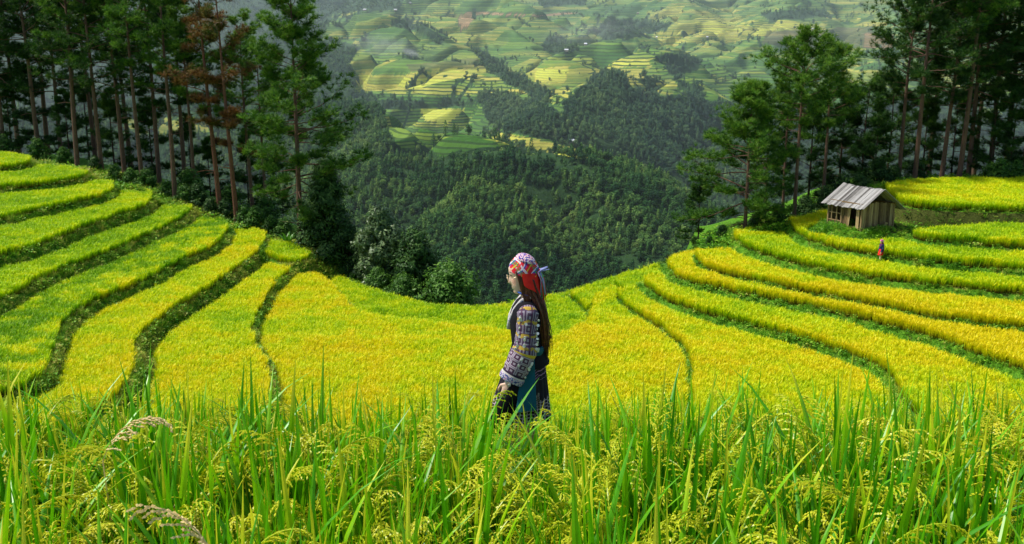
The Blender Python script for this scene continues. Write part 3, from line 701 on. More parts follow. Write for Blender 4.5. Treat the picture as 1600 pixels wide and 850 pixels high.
# thin out where many share a sight line: stand trees about 5.5 m apart
cellid = (np.floor(tx / 3.1).astype(np.int64) * 100003 + np.floor(ty / 3.1).astype(np.int64))
_, first = np.unique(cellid, return_index=True); fm = np.zeros(N, bool); fm[first] = True
keep &= fm & (rng.random(N) < dens * np.clip(2.4 * fbm(tx / 14, ty / 14, 63, 2) - .25, .3, 1))
# drop trees behind a nearer hill
for ti in range(1):
    idx = np.where(keep)[0]; vis = np.ones(len(idx), bool)
    for f in np.linspace(.35, .97, 22):
        xx = tx[idx] * f; yy = ty[idx] * f; top = tz[idx] + 12
        vis &= ~(far_q(xx, yy) > top * f + 4)
    keep[idx[~vis]] = False
idx = np.where(keep)[0]; print('forest trees', len(idx))
tx, ty, tz = tx[idx], ty[idx], tz[idx]; n = len(idx); fo = fo[idx]
s = rng.uniform(.38, .95, n) * np.where(fo > .5, 1, .8) * (0.9 + .3 * fbm(tx / 80, ty / 80, 61)); 
tint = .20 + 1.1 * (fbm(tx / 45, ty / 45, 62, 3) - .3) + rng.normal(0, .17, n) + np.clip((tz + 150) / 400, -.25, .12)  # lower trees tinted darker, valley shading put into their colour
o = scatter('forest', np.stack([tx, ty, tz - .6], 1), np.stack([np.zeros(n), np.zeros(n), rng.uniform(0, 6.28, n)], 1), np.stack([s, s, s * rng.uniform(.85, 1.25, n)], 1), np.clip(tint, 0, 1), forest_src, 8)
tag(o, 'dark green woods covering the valley slopes and gullies', 'forest', None, 'stuff')

# the valley's haze: one thin, even body of air
hz = MB(); hz.box((0, 2350, 60), (5200, 4300, 1000)); m, nt, out = new_mat('valley_haze'); nb = NB(nt)
vs = nb.n('ShaderNodeVolumeScatter'); vs.inputs['Color'].default_value = (.80, .92, 1, 1); vs.inputs['Density'].default_value = .00010; vs.inputs['Anisotropy'].default_value = .2
nt.links.new(vs.outputs[0], out.inputs['Volume']); o = hz.build('haze', m); tag(o, 'thin blue haze filling the valley', 'haze', None, 'stuff')
# ------------------------------------------------------------------ trees
def bark_mat(name, c1, c2):
    m, nt, out = new_mat(name); nb = NB(nt); p = nb.coord('Object'); x, y, z = nb.sep(p)
    q = nb.comb(nb.math('MULTIPLY', x, 5), nb.math('MULTIPLY', y, 5), nb.math('MULTIPLY', z, 1.3))
    n1 = nb.noise(q, 2.2, 4, .7); n2 = nb.noise(p, .35, 2)
    c = nb.mix(nb.math('MULTIPLY', n1, 1.4, clamp=True), c1, c2)
    c = nb.mix(nb.math('MULTIPLY', n2, .6), c, nb.mix(.5, c, (.05, .04, .035)))
    finish(nt, out, nb.bsdf(c, .9, .1, nb.bump(n1, .8, .06))); return m
M_BARK = bark_mat('pine_bark', (.045, .026, .018), (.21, .125, .085))
M_BARK_RED = bark_mat('reddish_pine_bark', (.06, .028, .018), (.27, .12, .07))
M_BARK_DARK = bark_mat('dark_bark', (.02, .014, .01), (.09, .06, .04))
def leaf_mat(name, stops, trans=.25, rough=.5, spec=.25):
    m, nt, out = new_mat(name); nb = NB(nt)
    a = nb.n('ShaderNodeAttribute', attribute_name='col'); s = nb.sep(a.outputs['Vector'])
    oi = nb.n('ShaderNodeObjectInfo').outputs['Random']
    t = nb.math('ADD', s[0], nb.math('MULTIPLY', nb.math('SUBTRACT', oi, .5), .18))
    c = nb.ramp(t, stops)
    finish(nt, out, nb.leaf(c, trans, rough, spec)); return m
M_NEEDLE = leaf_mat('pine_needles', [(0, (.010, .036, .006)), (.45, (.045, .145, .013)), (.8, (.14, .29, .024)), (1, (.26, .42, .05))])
M_NEEDLE_DK = leaf_mat('dark_pine_needles', [(0, (.005, .018, .005)), (.5, (.018, .065, .010)), (.85, (.05, .14, .016)), (1, (.11, .2, .025))])
M_DEADX = leaf_mat('rusty_pine_needles', [(0, (.02, .02, .006)), (.35, (.05, .07, .012)), (.6, (.17, .085, .02)), (1, (.34, .16, .04))])
m, nt, out = new_mat('half_rusty_needles'); nb = NB(nt)
a = nb.n('ShaderNodeAttribute', attribute_name='col'); s = nb.sep(a.outputs['Vector'])
gcol = nb.ramp(s[0], [(0, (.008, .025, .006)), (.5, (.035, .095, .012)), (1, (.14, .22, .03))]); dcol = nb.ramp(s[0], [(0, (.02, .014, .006)), (.5, (.15, .07, .02)), (1, (.38, .19, .06))])
finish(nt, out, nb.leaf(nb.mix(nb.math('MULTIPLY', nb.math('SUBTRACT', nb.noise(nb.coord(), .45, 3), .37), 6, clamp=True), gcol, dcol), .2)); M_NEEDLE_DEAD = m
M_BROAD = leaf_mat('broad_leaves', [(0, (.01, .035, .006)), (.45, (.045, .14, .016)), (.8, (.12, .27, .03)), (1, (.22, .38, .05))], .3)
M_BROAD_DK = leaf_mat('dark_broad_leaves', [(0, (.008, .028, .008)), (.5, (.032, .09, .018)), (.85, (.09, .18, .035)), (1, (.17, .27, .08))], .2, .5, .2)
M_BROAD_GREY = leaf_mat('grey_green_leaves', [(0, (.02, .055, .018)), (.45, (.09, .16, .055)), (.8, (.20, .30, .11)), (1, (.34, .43, .19))], .25, .4, .4)
def needle_mesh(T, seed, mat, K=20):
    """all needle sprays of a crown: T rows = position, direction, size, shade"""
    g = np.random.default_rng(seed); T = np.array(T); n = len(T); P = np.repeat(T[:, :3], K, 0); Dr = np.repeat(T[:, 3:6], K, 0); S = np.repeat(T[:, 6], K); Sh = np.repeat(T[:, 7], K); N = n * K
    q = Dr * g.uniform(.1, 1.1, (N, 1)) + np.stack([g.normal(0, .55, N), g.normal(0, .55, N), g.normal(.25, .4, N)], 1); q /= np.linalg.norm(q, axis=1, keepdims=True)
    s = np.cross(q, g.uniform(-1, 1, (N, 3))); s /= np.linalg.norm(s, axis=1, keepdims=True) + 1e-9; s *= (S * .042)[:, None]
    tip = P + q * (S * g.uniform(.65, 1.15, N))[:, None]
    V = np.stack([P + s, P - s, tip - s * .35, tip + s * .35], 1).reshape(-1, 3); Fa = np.arange(N * 4).reshape(-1, 4)
    me = quick_mesh('pine_crown', V, Fa, mat, False)
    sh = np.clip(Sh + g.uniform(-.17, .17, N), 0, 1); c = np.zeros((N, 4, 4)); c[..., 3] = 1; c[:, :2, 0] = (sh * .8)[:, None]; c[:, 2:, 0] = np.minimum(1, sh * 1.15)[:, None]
    a = me.color_attributes.new('col', 'FLOAT_COLOR', 'POINT'); a.data.foreach_set('color', c.ravel().astype(np.float32)); return me
def pine_meshes(seed, h, crown_from, spread, tr, shape='cone', bare=.0, lean=(0, 0), nb_=46, side=None, tuft=.47):
    """trunk, limbs and needle crown of one pine; side = direction in which its low limbs reach farthest"""
    r = random.Random(seed)
    tk = MB(); n = 16; pts = []; wob = [r.uniform(-1, 1) for _ in range(4)]
    def axis(f):
        return Vector((lean[0] * f * h + wob[0] * .22 * math.sin(f * 4 + wob[1]) * f, lean[1] * f * h + wob[2] * .22 * math.sin(f * 5 + wob[3]) * f, f * h))
    for i in range(n + 1):
        f = i / n; pts.append((f, axis(f)))
    tk.tube([(0, 0, -1.2)] + [p for _, p in pts], [tr * 1.35] + [max(.03, tr * (1.18 if f == 0 else 1) * (1 - .82 * f ** 1.15)) for f, _ in pts], 10)
    lb = tk; T = []
    # a few dead stubs under the crown
    for i in range(r.randint(4, 8)):
        f = r.uniform(crown_from * .45, crown_from); a = r.uniform(0, 6.28); p = axis(f); L = r.uniform(.5, 1.8)
        lb.tube([p, p + Vector((math.cos(a) * L * .5, math.sin(a) * L * .5, .12)), p + Vector((math.cos(a) * L, math.sin(a) * L, r.uniform(-.2, .3)))], [.045, .03, .012], 4, False)
    for i in range(nb_):
        g = min(.999, max(0, (i + r.gauss(.5, 1.6)) / nb_)); f = crown_from + (1 - crown_from) * g * .985
        a = i * 2.4 + r.uniform(-.5, .5); p = axis(f)
        if shape == 'cone': prof = (1 - g) ** .75 * (.55 + .45 * min(1, g * 5)) + .12
        elif shape == 'flat': prof = (.45 + .55 * math.sin(min(1, g * 1.15) * math.pi)) * (1 if g < .85 else .75)
        else: prof = .35 + .65 * math.sin(max(.05, 1 - g) * math.pi * .62)
        L = spread * prof * r.choice([.45, .7, .9, 1.0, 1.15, 1.2])
        if side is not None: L *= 1 + .28 * math.cos(a - side) * (1 - g)
        if g < .3 and r.random() < bare: L *= .4
        el = (-.10 + .80 * g + r.uniform(-.3, .35)) if shape != 'flat' else (.25 + .5 * g + r.uniform(-.25, .3))
        d = Vector((math.cos(a) * math.cos(el), math.sin(a) * math.cos(el), math.sin(el)))
        m_ = 7; q = [p.copy()]; dd = d.copy(); cur = p.copy()
        for k in range(m_):
            dd = (dd + Vector((r.uniform(-.16, .16), r.uniform(-.16, .16), .09 if k > 2 else -.05))).normalized(); cur = cur + dd * (L / m_); q.append(cur.copy())
        for kk, cs in ((m_, 1.0), (m_ - 2, .75)):
            cr_ = (.42 + .13 * L) * cs * r.uniform(.8, 1.25); cc_ = q[kk] + Vector((0, 0, cr_ * .25))
            for w in range(int(16 * cs)):
                o_ = Vector((r.gauss(0, 1), r.gauss(0, 1), r.gauss(.25, .8))).normalized(); pz = cc_ + Vector((o_.x * cr_, o_.y * cr_, o_.z * cr_ * .62)) * r.uniform(.55, 1.05)
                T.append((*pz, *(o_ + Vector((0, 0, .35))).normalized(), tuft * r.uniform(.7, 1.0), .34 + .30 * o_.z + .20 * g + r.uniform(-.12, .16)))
        r0 = .016 + .010 * L; lb.tube(q, [r0 * (1 - .8 * k / m_) for k in range(m_ + 1)], 5, False)
        for k in range(4, m_ + 1):
            for w in range(2):
                sa = r.uniform(-1.3, 1.3); hd = Vector((dd.x * math.cos(sa) - dd.y * math.sin(sa), dd.x * math.sin(sa) + dd.y * math.cos(sa), r.uniform(-.1, .5))).normalized()
                tl = r.uniform(.3, .85) * (.6 + .12 * L); base = q[k] if k == m_ else q[k].lerp(q[k - 1], r.random()); end = base + hd * tl
                lb.tube([base, end], [.014, .006], 3, False)
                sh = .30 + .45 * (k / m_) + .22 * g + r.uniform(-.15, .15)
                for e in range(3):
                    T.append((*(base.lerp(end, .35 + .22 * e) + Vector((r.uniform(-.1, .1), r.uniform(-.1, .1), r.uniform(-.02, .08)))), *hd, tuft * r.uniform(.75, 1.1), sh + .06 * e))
    return tk, lb, T
def make_pine(args, needle=None, bark=None):
    tk, lb, cr = pine_meshes(**args)
    needle = needle or M_NEEDLE; bark = bark or M_BARK
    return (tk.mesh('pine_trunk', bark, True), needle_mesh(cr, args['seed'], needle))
def put_tree(name, meshes, parts, x, y, rz, s, label, cat, group=None, z=None, sz=None):
    z = HQ(x, y) if z is None else z
    e = empty(name, (x, y, z), rz); e.scale = (s, s, sz or s)
    for nm, me in zip(parts, meshes):
        o = bpy.data.objects.new(nm, me); COL.objects.link(o); o.parent = e
    tag(e, label, cat, group); return e
def behind(u, d):
    """spot d metres behind the terrace crest on the sight line of column u"""
    D = 90.
    for _ in range(30):
        x = (u - CU) / F_PX * D; y = float(np.interp(x, CR[:, 0], CR[:, 1])) + d
        z = HQ(x, y); D = .5 * D + .5 * (y * CP - z * SP)
    return (u - CU) / F_PX * D, y
PP = ('trunk', 'crown')
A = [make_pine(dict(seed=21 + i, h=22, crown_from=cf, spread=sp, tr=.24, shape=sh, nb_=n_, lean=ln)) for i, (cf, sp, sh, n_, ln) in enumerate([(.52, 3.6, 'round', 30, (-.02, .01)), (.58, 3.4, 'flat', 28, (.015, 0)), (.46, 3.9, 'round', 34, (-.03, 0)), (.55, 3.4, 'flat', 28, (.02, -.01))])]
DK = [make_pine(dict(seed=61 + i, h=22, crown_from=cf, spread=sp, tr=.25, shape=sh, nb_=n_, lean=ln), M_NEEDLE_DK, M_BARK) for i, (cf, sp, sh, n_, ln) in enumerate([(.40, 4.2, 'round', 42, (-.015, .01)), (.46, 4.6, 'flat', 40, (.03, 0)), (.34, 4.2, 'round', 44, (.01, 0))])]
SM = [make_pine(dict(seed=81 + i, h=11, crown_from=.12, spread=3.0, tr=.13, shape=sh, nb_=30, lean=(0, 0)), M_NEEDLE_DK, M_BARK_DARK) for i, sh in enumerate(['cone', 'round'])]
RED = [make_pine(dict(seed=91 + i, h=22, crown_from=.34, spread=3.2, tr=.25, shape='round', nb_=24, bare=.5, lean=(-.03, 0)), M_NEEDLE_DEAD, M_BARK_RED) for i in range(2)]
GL = 'pines of the dark grove behind the left terraces'
LBL = 'tall straight pine in the dense dark grove behind the left terraces'
r_ = random.Random(5)
for u, d, kind, s in [(-70, 3, 0, 1.05), (-35, 9, 1, 1.1), (8, 4, 2, .95), (30, 12, 0, 1.1), (62, 5, 1, 1.05), (96, 10, 2, 1.0), (160, 3.5, 0, .98), (150, 12, 1, 1.1), (196, 6, 2, 1.02), (224, 3, 1, .95), (250, 9, 0, 1.05), (205, 14, 2, 1.1), (290, 12, 0, 1.0), (305, 5, 1, .82), (-10, 15, 2, 1.1), (75, 15, 0, 1.15), (120, 14, 1, 1.12)]:
    x, y = behind(u, d); dk = kind == 0 or u < 130
    put_tree('pine_tree', DK[kind] if dk else A[kind], PP, x, y, r_.uniform(0, 6.28), s, LBL if u >= -40 else LBL, 'pine tree', GL)
def one(u, d, meshes, s, label, rz=None):
    x, y = behind(u, d); return put_tree('pine_tree', meshes, PP, x, y, r_.uniform(0, 6.28) if rz is None else rz, s, label, 'pine tree')
one(122, 2.0, A[1], 1.0, 'pine with a leaning grey trunk beside the pointed tip of the left terraces', .3)
one(274, 2.0, A[3], 1.0, 'green pine with dark leaning trunk just left of the rusty pines', 2.)
one(345, 2.0, RED[0], 1.02, 'rusty needled half dead pine with thick reddish trunk in the left grove', 0.)
one(371, 1.5, RED[1], .98, 'slim reddish trunked pine with thin rusty crown, right of the thicker rusty pine', 0.)
one(396, 6.0, A[2], .86, 'green pine between the rusty pines and the tall lone pine')
one(418, 9.0, A[0], .78, 'shorter pine half hidden behind the tall lone pine on the left')
lone = make_pine(dict(seed=5, h=21.6, crown_from=.25, spread=4.1, tr=.26, shape='round', nb_=84, lean=(.012, 0), side=-.3, tuft=.5))
one(470, .8, lone, 1.0, 'tall lone pine with full green crown standing right of the left grove', 0.)
for u, d, s in [(20, 6, .8), (110, 7, .7), (180, 9, .8), (240, 12, .8), (330, 9, .6), (300, 15, .7), (390, 12, .75), (430, 14, .7), (60, 10, .9), (140, 16, .9)]:
    x, y = behind(u, d); put_tree('pine_tree', SM[int(u) % 2], PP, x, y, r_.uniform(0, 6), s, 'low dark young pine growing between the trunks of the left grove', 'pine tree', 'young pines in the left grove')
# right side
t1 = make_pine(dict(seed=7, h=12.4, crown_from=.16, spread=4.3, tr=.17, shape='cone', nb_=58, lean=(.01, 0), side=3.1))
one(1163, 2.0, t1, 1.0, 'spreading pine with low limbs reaching left, leftmost of the right hand trees', 0.)
t2 = make_pine(dict(seed=8, h=17.4, crown_from=.55, spread=4.0, tr=.21, shape='flat', nb_=36, lean=(-.002, 0), side=2.4))
one(1240, 1.5, t2, .87, 'tall pine with bare grey trunk and flat spreading top left of the wooden hut', 0.)
t3 = make_pine(dict(seed=9, h=16.6, crown_from=.5, spread=3.1, tr=.2, shape='flat', nb_=32, lean=(.0, 0), side=.2))
one(1284, 3., t3, .88, 'forked looking pine with rounded top just behind the wooden hut', 0.)
one(1222, 5.0, A[0], .62, 'shorter pine between the spreading pine and the flat topped pine')
for u, d, s in [(1195, 9, 1.0), (1262, 7, .9), (1310, 8, .9), (1345, 6, .85), (1385, 9, .9), (1090, 9, .6)]:
    x, y = behind(u, d); put_tree('pine_tree', SM[int(u) % 2], PP, x, y, r_.uniform(0, 6), s, 'low dark young pine growing behind the wooden hut', 'pine tree', 'young pines behind the hut')
GR = 'dark pines behind the right plateau'
one(1403, 3, DK[1], .80, 'slim dark pine, leftmost trunk behind the yellow plateau', 1.)
one(1428, 2, DK[0], .92, 'dark pine with straight grey trunk, second trunk behind the yellow plateau', 2.2)
one(1470, 3, DK[1], .90, 'dark pine with trunk leaning right, third trunk behind the yellow plateau', 0.)
one(1497, 2, A[3], 1.05, 'thickest trunked pine behind the yellow plateau', 0.)
one(1512, 5, DK[2], 1.0, 'dark pine close behind the thickest trunk on the right plateau', 3.)
one(1596, 3, DK[0], 1.0, 'dark pine with thick trunk at the right edge of the plateau', 4.)
for u, d, k, s in [(1545, 7, 1, 1.05), (1570, 10, 0, 1.1), (1640, 6, 2, 1.1), (1450, 10, 2, 1.0), (1625, 12, 1, 1.1), (1690, 5, 0, 1.0), (1520, 13, 0, 1.0)]:
    x, y = behind(u, d); put_tree('pine_tree', DK[k], PP, x, y, r_.uniform(0, 6.28), s, 'dark pine with dense crown in the grove at the upper right', 'pine tree', GR)
for u, d, s in [(1440, 6, .7), (1485, 8, .75), (1545, 4, .8), (1575, 6, .8), (1620, 7, .8), (1365, 4, .6)]:
    x, y = behind(u, d); put_tree('pine_tree', SM[int(u) % 2], PP, x, y, r_.uniform(0, 6), s, 'low dark young pine among the trunks behind the right plateau', 'pine tree', 'young pines behind the right plateau')
# broad-leaved trees and shrubs
def broad_meshes(seed, h, w, leaf, n, mat, trunk=.1, conic=False, low=.1, nl=14):
    r = random.Random(seed); tk = MB(); V, F_, C = [], [], []; lobes = []
    for i in range(nl):
        f = (i + .5) / nl; a = i * 2.4 + r.uniform(-.4, .4)
        zz = h * (low + (1 - low) * f * .86)
        rad = w * .5 * ((1 - f) ** .7 if conic else math.sin(min(1, .22 + f * .85) * math.pi) ** .7) * r.uniform(.3, .75)
        lobes.append((Vector((rad * math.cos(a), rad * math.sin(a), zz)), w * .5 * r.uniform(.32, .52) * (1 - .45 * f if conic else 1 - .25 * f)))
    for c0, lr in lobes:
        b = Vector((0, 0, c0.z * .35)); mid = b.lerp(c0, .5) + Vector((0, 0, .1 * h * r.random())); tk.tube([b, mid, c0], [trunk * .5, trunk * .3, trunk * .1], 5, False)
        nn = int(n / nl)
        for k in range(nn):
            th = math.acos(r.uniform(-1, 1)); ph = r.uniform(0, 6.28); q = lr * r.uniform(.55, 1.12) * (1 + .25 * math.sin(ph * 3 + seed) * math.sin(th * 4))
            d = Vector((math.sin(th) * math.cos(ph), math.sin(th) * math.sin(ph), math.cos(th) * .9)); p = c0 + d * q
            nv = (d + Vector((r.uniform(-.7, .7), r.uniform(-.7, .7), r.uniform(0, .9)))).normalized(); a_ = nv.orthogonal().normalized(); b_ = nv.cross(a_); an = r.uniform(0, 6.28); a_, b_ = a_ * math.cos(an) + b_ * math.sin(an), b_ * math.cos(an) - a_ * math.sin(an)
            s = leaf * r.uniform(.6, 1.2); bI = len(V)
            V += [tuple(p - a_ * s), tuple(p + b_ * s * .42), tuple(p + a_ * s), tuple(p - b_ * s * .42)]; F_.append((bI, bI + 1, bI + 2, bI + 3))
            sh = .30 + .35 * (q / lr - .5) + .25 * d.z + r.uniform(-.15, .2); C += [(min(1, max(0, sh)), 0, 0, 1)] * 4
    tk.tube([(0, 0, -.8), (r.uniform(-.1, .1), 0, h * .4), (r.uniform(-.2, .2), 0, h * .8)], [trunk, trunk * .7, trunk * .25], 8)
    cr = MB(); cr.add(V, F_, C)
    return (tk.mesh('stem', M_BARK_DARK, True), cr.mesh('leaves', mat))
BP = ('trunk', 'crown')
def broad(u, vtop, d, meshes, h, label, name='broadleaf_tree', cat='tree', group=None):
    """stands d behind the crest; the root is sunk or raised with the ground, the height chosen so the top shows where the photo shows it"""
    x, y = behind(u, d); z0 = HQ(x, y)
    D = y / (CP + (CV - vtop) / F_PX * SP); zt = D * (-SP + (CV - vtop) / F_PX * CP)
    s = max(.2, (zt - z0) / h); e = put_tree(name, meshes, BP, x, y, r_.uniform(0, 6.28), s, label, cat, group); return e, s
b_dark = broad_meshes(3, 11, 6.6, .19, 19000, M_BROAD_DK, .3, True, .06, 26)
b_round = broad_meshes(4, 9, 5.5, .16, 13000, M_BROAD_GREY, .2, False, .25, 18)
b_round2 = broad_meshes(5, 9, 5.6, .16, 13000, M_BROAD_DK, .2, False, .25, 16)
b_bush = broad_meshes(6, 6, 6.2, .16, 11000, M_BROAD, .12, False, .05, 16)
print('b', broad(512, 232, 2.5, b_dark, 11, 'dense dark conical tree right of the tall lone pine')[1])
print('b', broad(548, 345, 3, b_round2, 9, 'dark leafy tree leaning below the conical tree on the valley rim')[1])
print('b', broad(598, 312, 4, b_round, 9, 'grey green rounded tree on the valley rim left of the woman')[1])
print('b', broad(650, 350, 5, b_round2, 9, 'dark rounded tree right of the grey green tree on the valley rim')[1])
print('b', broad(702, 405, 3.5, b_bush, 6, 'bright green spreading bush on the rim nearest the woman', 'bush', 'bush')[1])
broad(592, 415, 1.5, b_bush, 6, 'small bush under the grey green rounded tree', 'bush', 'bush')
broad(632, 425, 1.5, b_bush, 6, 'small bush under the dark rounded tree', 'bush', 'bush')
sh1 = [broad_meshes(30 + i, 2.2, 2.6, .11, 2600, M_BROAD if i != 1 else M_BROAD_DK, .05, False, .0, 10) for i in range(4)]
def shrub(u, d, s, label, group=None, k=None):
    x, y = behind(u, d); return put_tree('shrub', sh1[r_.randrange(4) if k is None else k], BP, x, y, r_.uniform(0, 6), s, label, 'shrub', group)
for u, d, s in [(150, 2.5, .9), (180, 2.2, .9), (205, 2.2, 1.0), (232, 3, 1.1), (262, 2.5, .9), (290, 1.8, 1.0), (310, 2, 1.2), (330, 1.2, .9), (352, 2, 1.0), (384, 1.6, 1.1), (400, 1.4, 1.3), (425, 1.8, 1.1), (300, 5, 1.6), (360, 5, 1.5), (420, 5, 1.6), (60, 3, 1.1), (100, 3.5, 1.0), (10, 3.5, 1.2), (447, 2.5, 1.1)]:
    shrub(u, d, s, 'low green shrub at the foot of the left pine grove', 'shrubs under the left pines')
for u, d, s in [(488, 1.2, .7), (503, .9, .75), (520, 1.0, .8), (535, .9, .6), (552, 1.5, .7)]:
    shrub(u, d, s, 'shaggy green undergrowth right of the lone pine trunk', 'undergrowth beside the lone pine', 0)
shrub(932, .8, .42, 'small leafy shrub on the rim right of the woman', None, 0)
for u, d, s in [(1040, .6, .5), (1062, 1.2, .65), (1085, .9, .55), (1108, 1.2, .6)]:
    shrub(u, d, s, 'light green shrub on the rim below the spreading pine', 'shrubs below the spreading pine', 2)
for u, d, s in [(1215, 2.5, 1.0), (1255, 2.2, 1.1), (1290, 2, 1.2), (1315, 3, 1.3), (1340, 2, 1.1), (1368, 3, 1.4), (1395, 2.5, 1.0), (1430, 3, 1.1), (1180, 2.5, .8), (1128, 2.2, .7)]:
    shrub(u, d, s, 'dark leafy shrub at the foot of the pines near the hut', 'shrubs near the hut', 1)
for u, d, s in [(1545, 1.5, 1.0), (1562, 1.2, 1.2), (1585, 1.6, 1.1)]:
    shrub(u, d, s, 'bright green shrub behind the right end of the plateau', 'shrubs behind the plateau', 3)
# broad arching leaves of a young banana-like plant by the lone pine
bn = MB(); rb = random.Random(3)
for i in range(9):
    a = i * .7 + .2; blade(bn, (0, 0, .1), a, .25 + .1 * (i % 3), rb.uniform(1.3, 1.9), .34, 1.3, 8, rb.random(), 0, True, 3)
m, nt, out = new_mat('banana_leaf'); nb = NB(nt); finish(nt, out, nb.leaf(nb.mix(nb.noise(nb.coord(), 3, 3), (.05, .20, .015), (.14, .36, .03)), .35, .4, .4))
x, y = behind(450, .3); e = empty('banana_plant', (x, y, HQ(x, y) + .2)); bn.build('leaves', m, e); sm = MB(); sm.tube([(0, 0, -.4), (0, 0, .3), (0, 0, .8)], [.09, .07, .03], 8); sm.build('stem', m, e, True)
tag(e, 'young broad leaved plant left of the lone pine trunk', 'plant')

# ------------------------------------------------------------------ wooden hut
m, nt, out = new_mat('weathered_planks'); nb = NB(nt)
p = nb.coord('Object'); a = nb.n('ShaderNodeAttribute', attribute_name='col'); s = nb.sep(a.outputs['Vector'])
gr = nb.noise(nb.comb(nb.math('MULTIPLY', nb.sep(p)[0], 9), nb.math('MULTIPLY', nb.sep(p)[1], 9), nb.sep(p)[2]), 2.5, 5, .7)
c = nb.ramp(nb.math('ADD', nb.math('MULTIPLY', gr, .6), nb.math('MULTIPLY', s[0], .5)), [(.25, (.06, .036, .016)), (.55, (.26, .175, .085)), (.85, (.47, .34, .17)), (1, (.62, .48, .28))])
finish(nt, out, nb.bsdf(c, .85, .15, nb.bump(gr, .5, .02))); M_PLANK = m
m, nt, out = new_mat('grey_roof_boards'); nb = NB(nt)
p = nb.coord('Object'); a = nb.n('ShaderNodeAttribute', attribute_name='col'); s = nb.sep(a.outputs['Vector'])
gr = nb.noise(nb.comb(nb.sep(p)[0], nb.math('MULTIPLY', nb.sep(p)[1], 10), nb.sep(p)[2]), 2.5, 5, .75)
c = nb.ramp(nb.math('ADD', nb.math('MULTIPLY', gr, .7), nb.math('MULTIPLY', s[0], .45)), [(.3, (.06, .055, .05)), (.52, (.22, .21, .20)), (.85, (.42, .41, .40))])
finish(nt, out, nb.bsdf(c, .8, .2, nb.bump(gr, .5, .02))); M_ROOFB = m
HX, HY = on_level(1345, 361, -15.0)
hut = empty('wooden_hut', (HX, HY, -15.05), R(27), 1.04); hut.rotation_euler = (R(-1.2), R(1.6), R(27)); tag(hut, 'small weathered plank hut with grey board roof on the right slope', 'hut')
# local x runs along the gable wall, y along the open front wall (which faces -x)
Wg, Lh, Hh, Rh = 3.1, 3.3, 1.95, 1.05
r = random.Random(8)
def plank_run(mb, x0, x1, put, w=.19, gap=.012):
    x = x0
    while x < x1 - .02:
        ww = min(w * r.uniform(.75, 1.2), x1 - x); put(x + ww / 2, ww - gap, r.random()); x += ww
w_ = MB()
def gable(yy):
    def put(xc, ww, c):
        top = Hh + Rh * (1 - abs(xc - Wg / 2) / (Wg / 2)) - .22 if yy > 1 else Hh + .12 * (1 - abs(xc - Wg / 2) / (Wg / 2)) + r.uniform(-.03, .03)
        w_.box((xc, yy + r.uniform(-.012, .012), top / 2 + .02), (ww, .035, top - .04 + r.uniform(-.06, .04)), Euler((r.uniform(-.01, .01), r.uniform(-.025, .025), 0)).to_matrix(), 0, (c, 0, 0, 1))
    plank_run(w_, .06, Wg - .06, put)
gable(.0); gable(Lh)
def put(yc, ww, c): w_.box((Wg, yc, Hh / 2), (.035, ww, Hh - .05), None, 0, (c, 0, 0, 1))
plank_run(w_, .06, Lh - .06, put)
def put(yc, ww, c): w_.box((0, yc, .92), (.035, ww, 1.62), None, 0, (c, 0, 0, 1))
plank_run(w_, 1.35, 1.9, put)
def put(yc, ww, c): w_.box((0, yc, .27), (.035, ww, .3), None, 0, (c, 0, 0, 1))
plank_run(w_, 1.9, Lh - .06, put)
w_.build('plank_wall', M_PLANK, hut)
fl = MB()
for i in range(16): fl.box((.12 + i * .19, Lh / 2, .2), (.18, Lh - .1, .04), None, 0, (r.random(), 0, 0, 1))
fl.build('floor_boards', M_PLANK, hut)
for (px_, py_) in ((0, 0), (Wg, 0), (0, Lh), (Wg, Lh), (0, 1.3), (0, 1.95)):
    pm = MB(); pm.box((px_ - (.03 if px_ == 0 else -.03), py_, Hh / 2 - .15), (.12, .12, Hh + .25), None, 0, (.55, 0, 0, 1)); pm.build('post', M_PLANK, hut)
for zz in (.5, 1.05, 1.62):
    rm = MB(); rm.box((-.035, (1.95 + Lh) / 2, zz), (.05, Lh - 1.95, .07), None, 0, (.6, 0, 0, 1)); rm.build('window_rail', M_PLANK, hut)
for k in range(2):
    rm = MB(); rm.box((-.04, 2.45 + k * .5, 1.1), (.045, .06, 1.15), None, 0, (.7, 0, 0, 1)); rm.build('window_bar', M_PLANK, hut)
for k, (y0, an) in enumerate(((.35, .0), (1.12, .08))):
    dm = MB(); dm.box((-.06, y0 if k == 0 else 1.2, .98), (.04, .2 if k else .28, 1.6), Euler((an, 0, 0)).to_matrix(), 0, (.9, 0, 0, 1)); dm.build('door_board', M_PLANK, hut)
bm_ = MB()
for zz in (Hh, ): bm_.box((-.02, Lh / 2, zz), (.1, Lh + .2, .1), None, 0, (.3, 0, 0, 1)); bm_.box((Wg + .02, Lh / 2, zz), (.1, Lh + .2, .1), None, 0, (.3, 0, 0, 1))
bm_.box((Wg / 2, Lh / 2, Hh + Rh - .12), (.1, Lh + .5, .1), None, 0, (.3, 0, 0, 1)); bm_.build('roof_beam', M_PLANK, hut)
rf = MB()
for sgn in (-1, 1):
    ov = .5 if sgn < 0 else .85
    half = Wg / 2 + ov; sl = math.atan2(Rh, Wg / 2); ln = half / math.cos(sl)
    def put(yc, ww, c):
        cx_ = Wg / 2 + sgn * half / 2; cz = Hh + Rh - half / 2 * math.tan(sl) + .06 + r.uniform(-.012, .012)
        sag = -.06 * math.sin(max(0, min(1, yc / Lh)) * math.pi); rf.box((cx_ + r.uniform(-.03, .03), yc, cz + sag), (ln + r.uniform(-.16, .12), ww, .03), Euler((r.uniform(-.06, .06), sgn * sl + r.uniform(-.015, .015), r.uniform(-.02, .02))).to_matrix(), 0, (c, 0, 0, 1))
    plank_run(rf, -.5, Lh + .35, put, .20, .004)
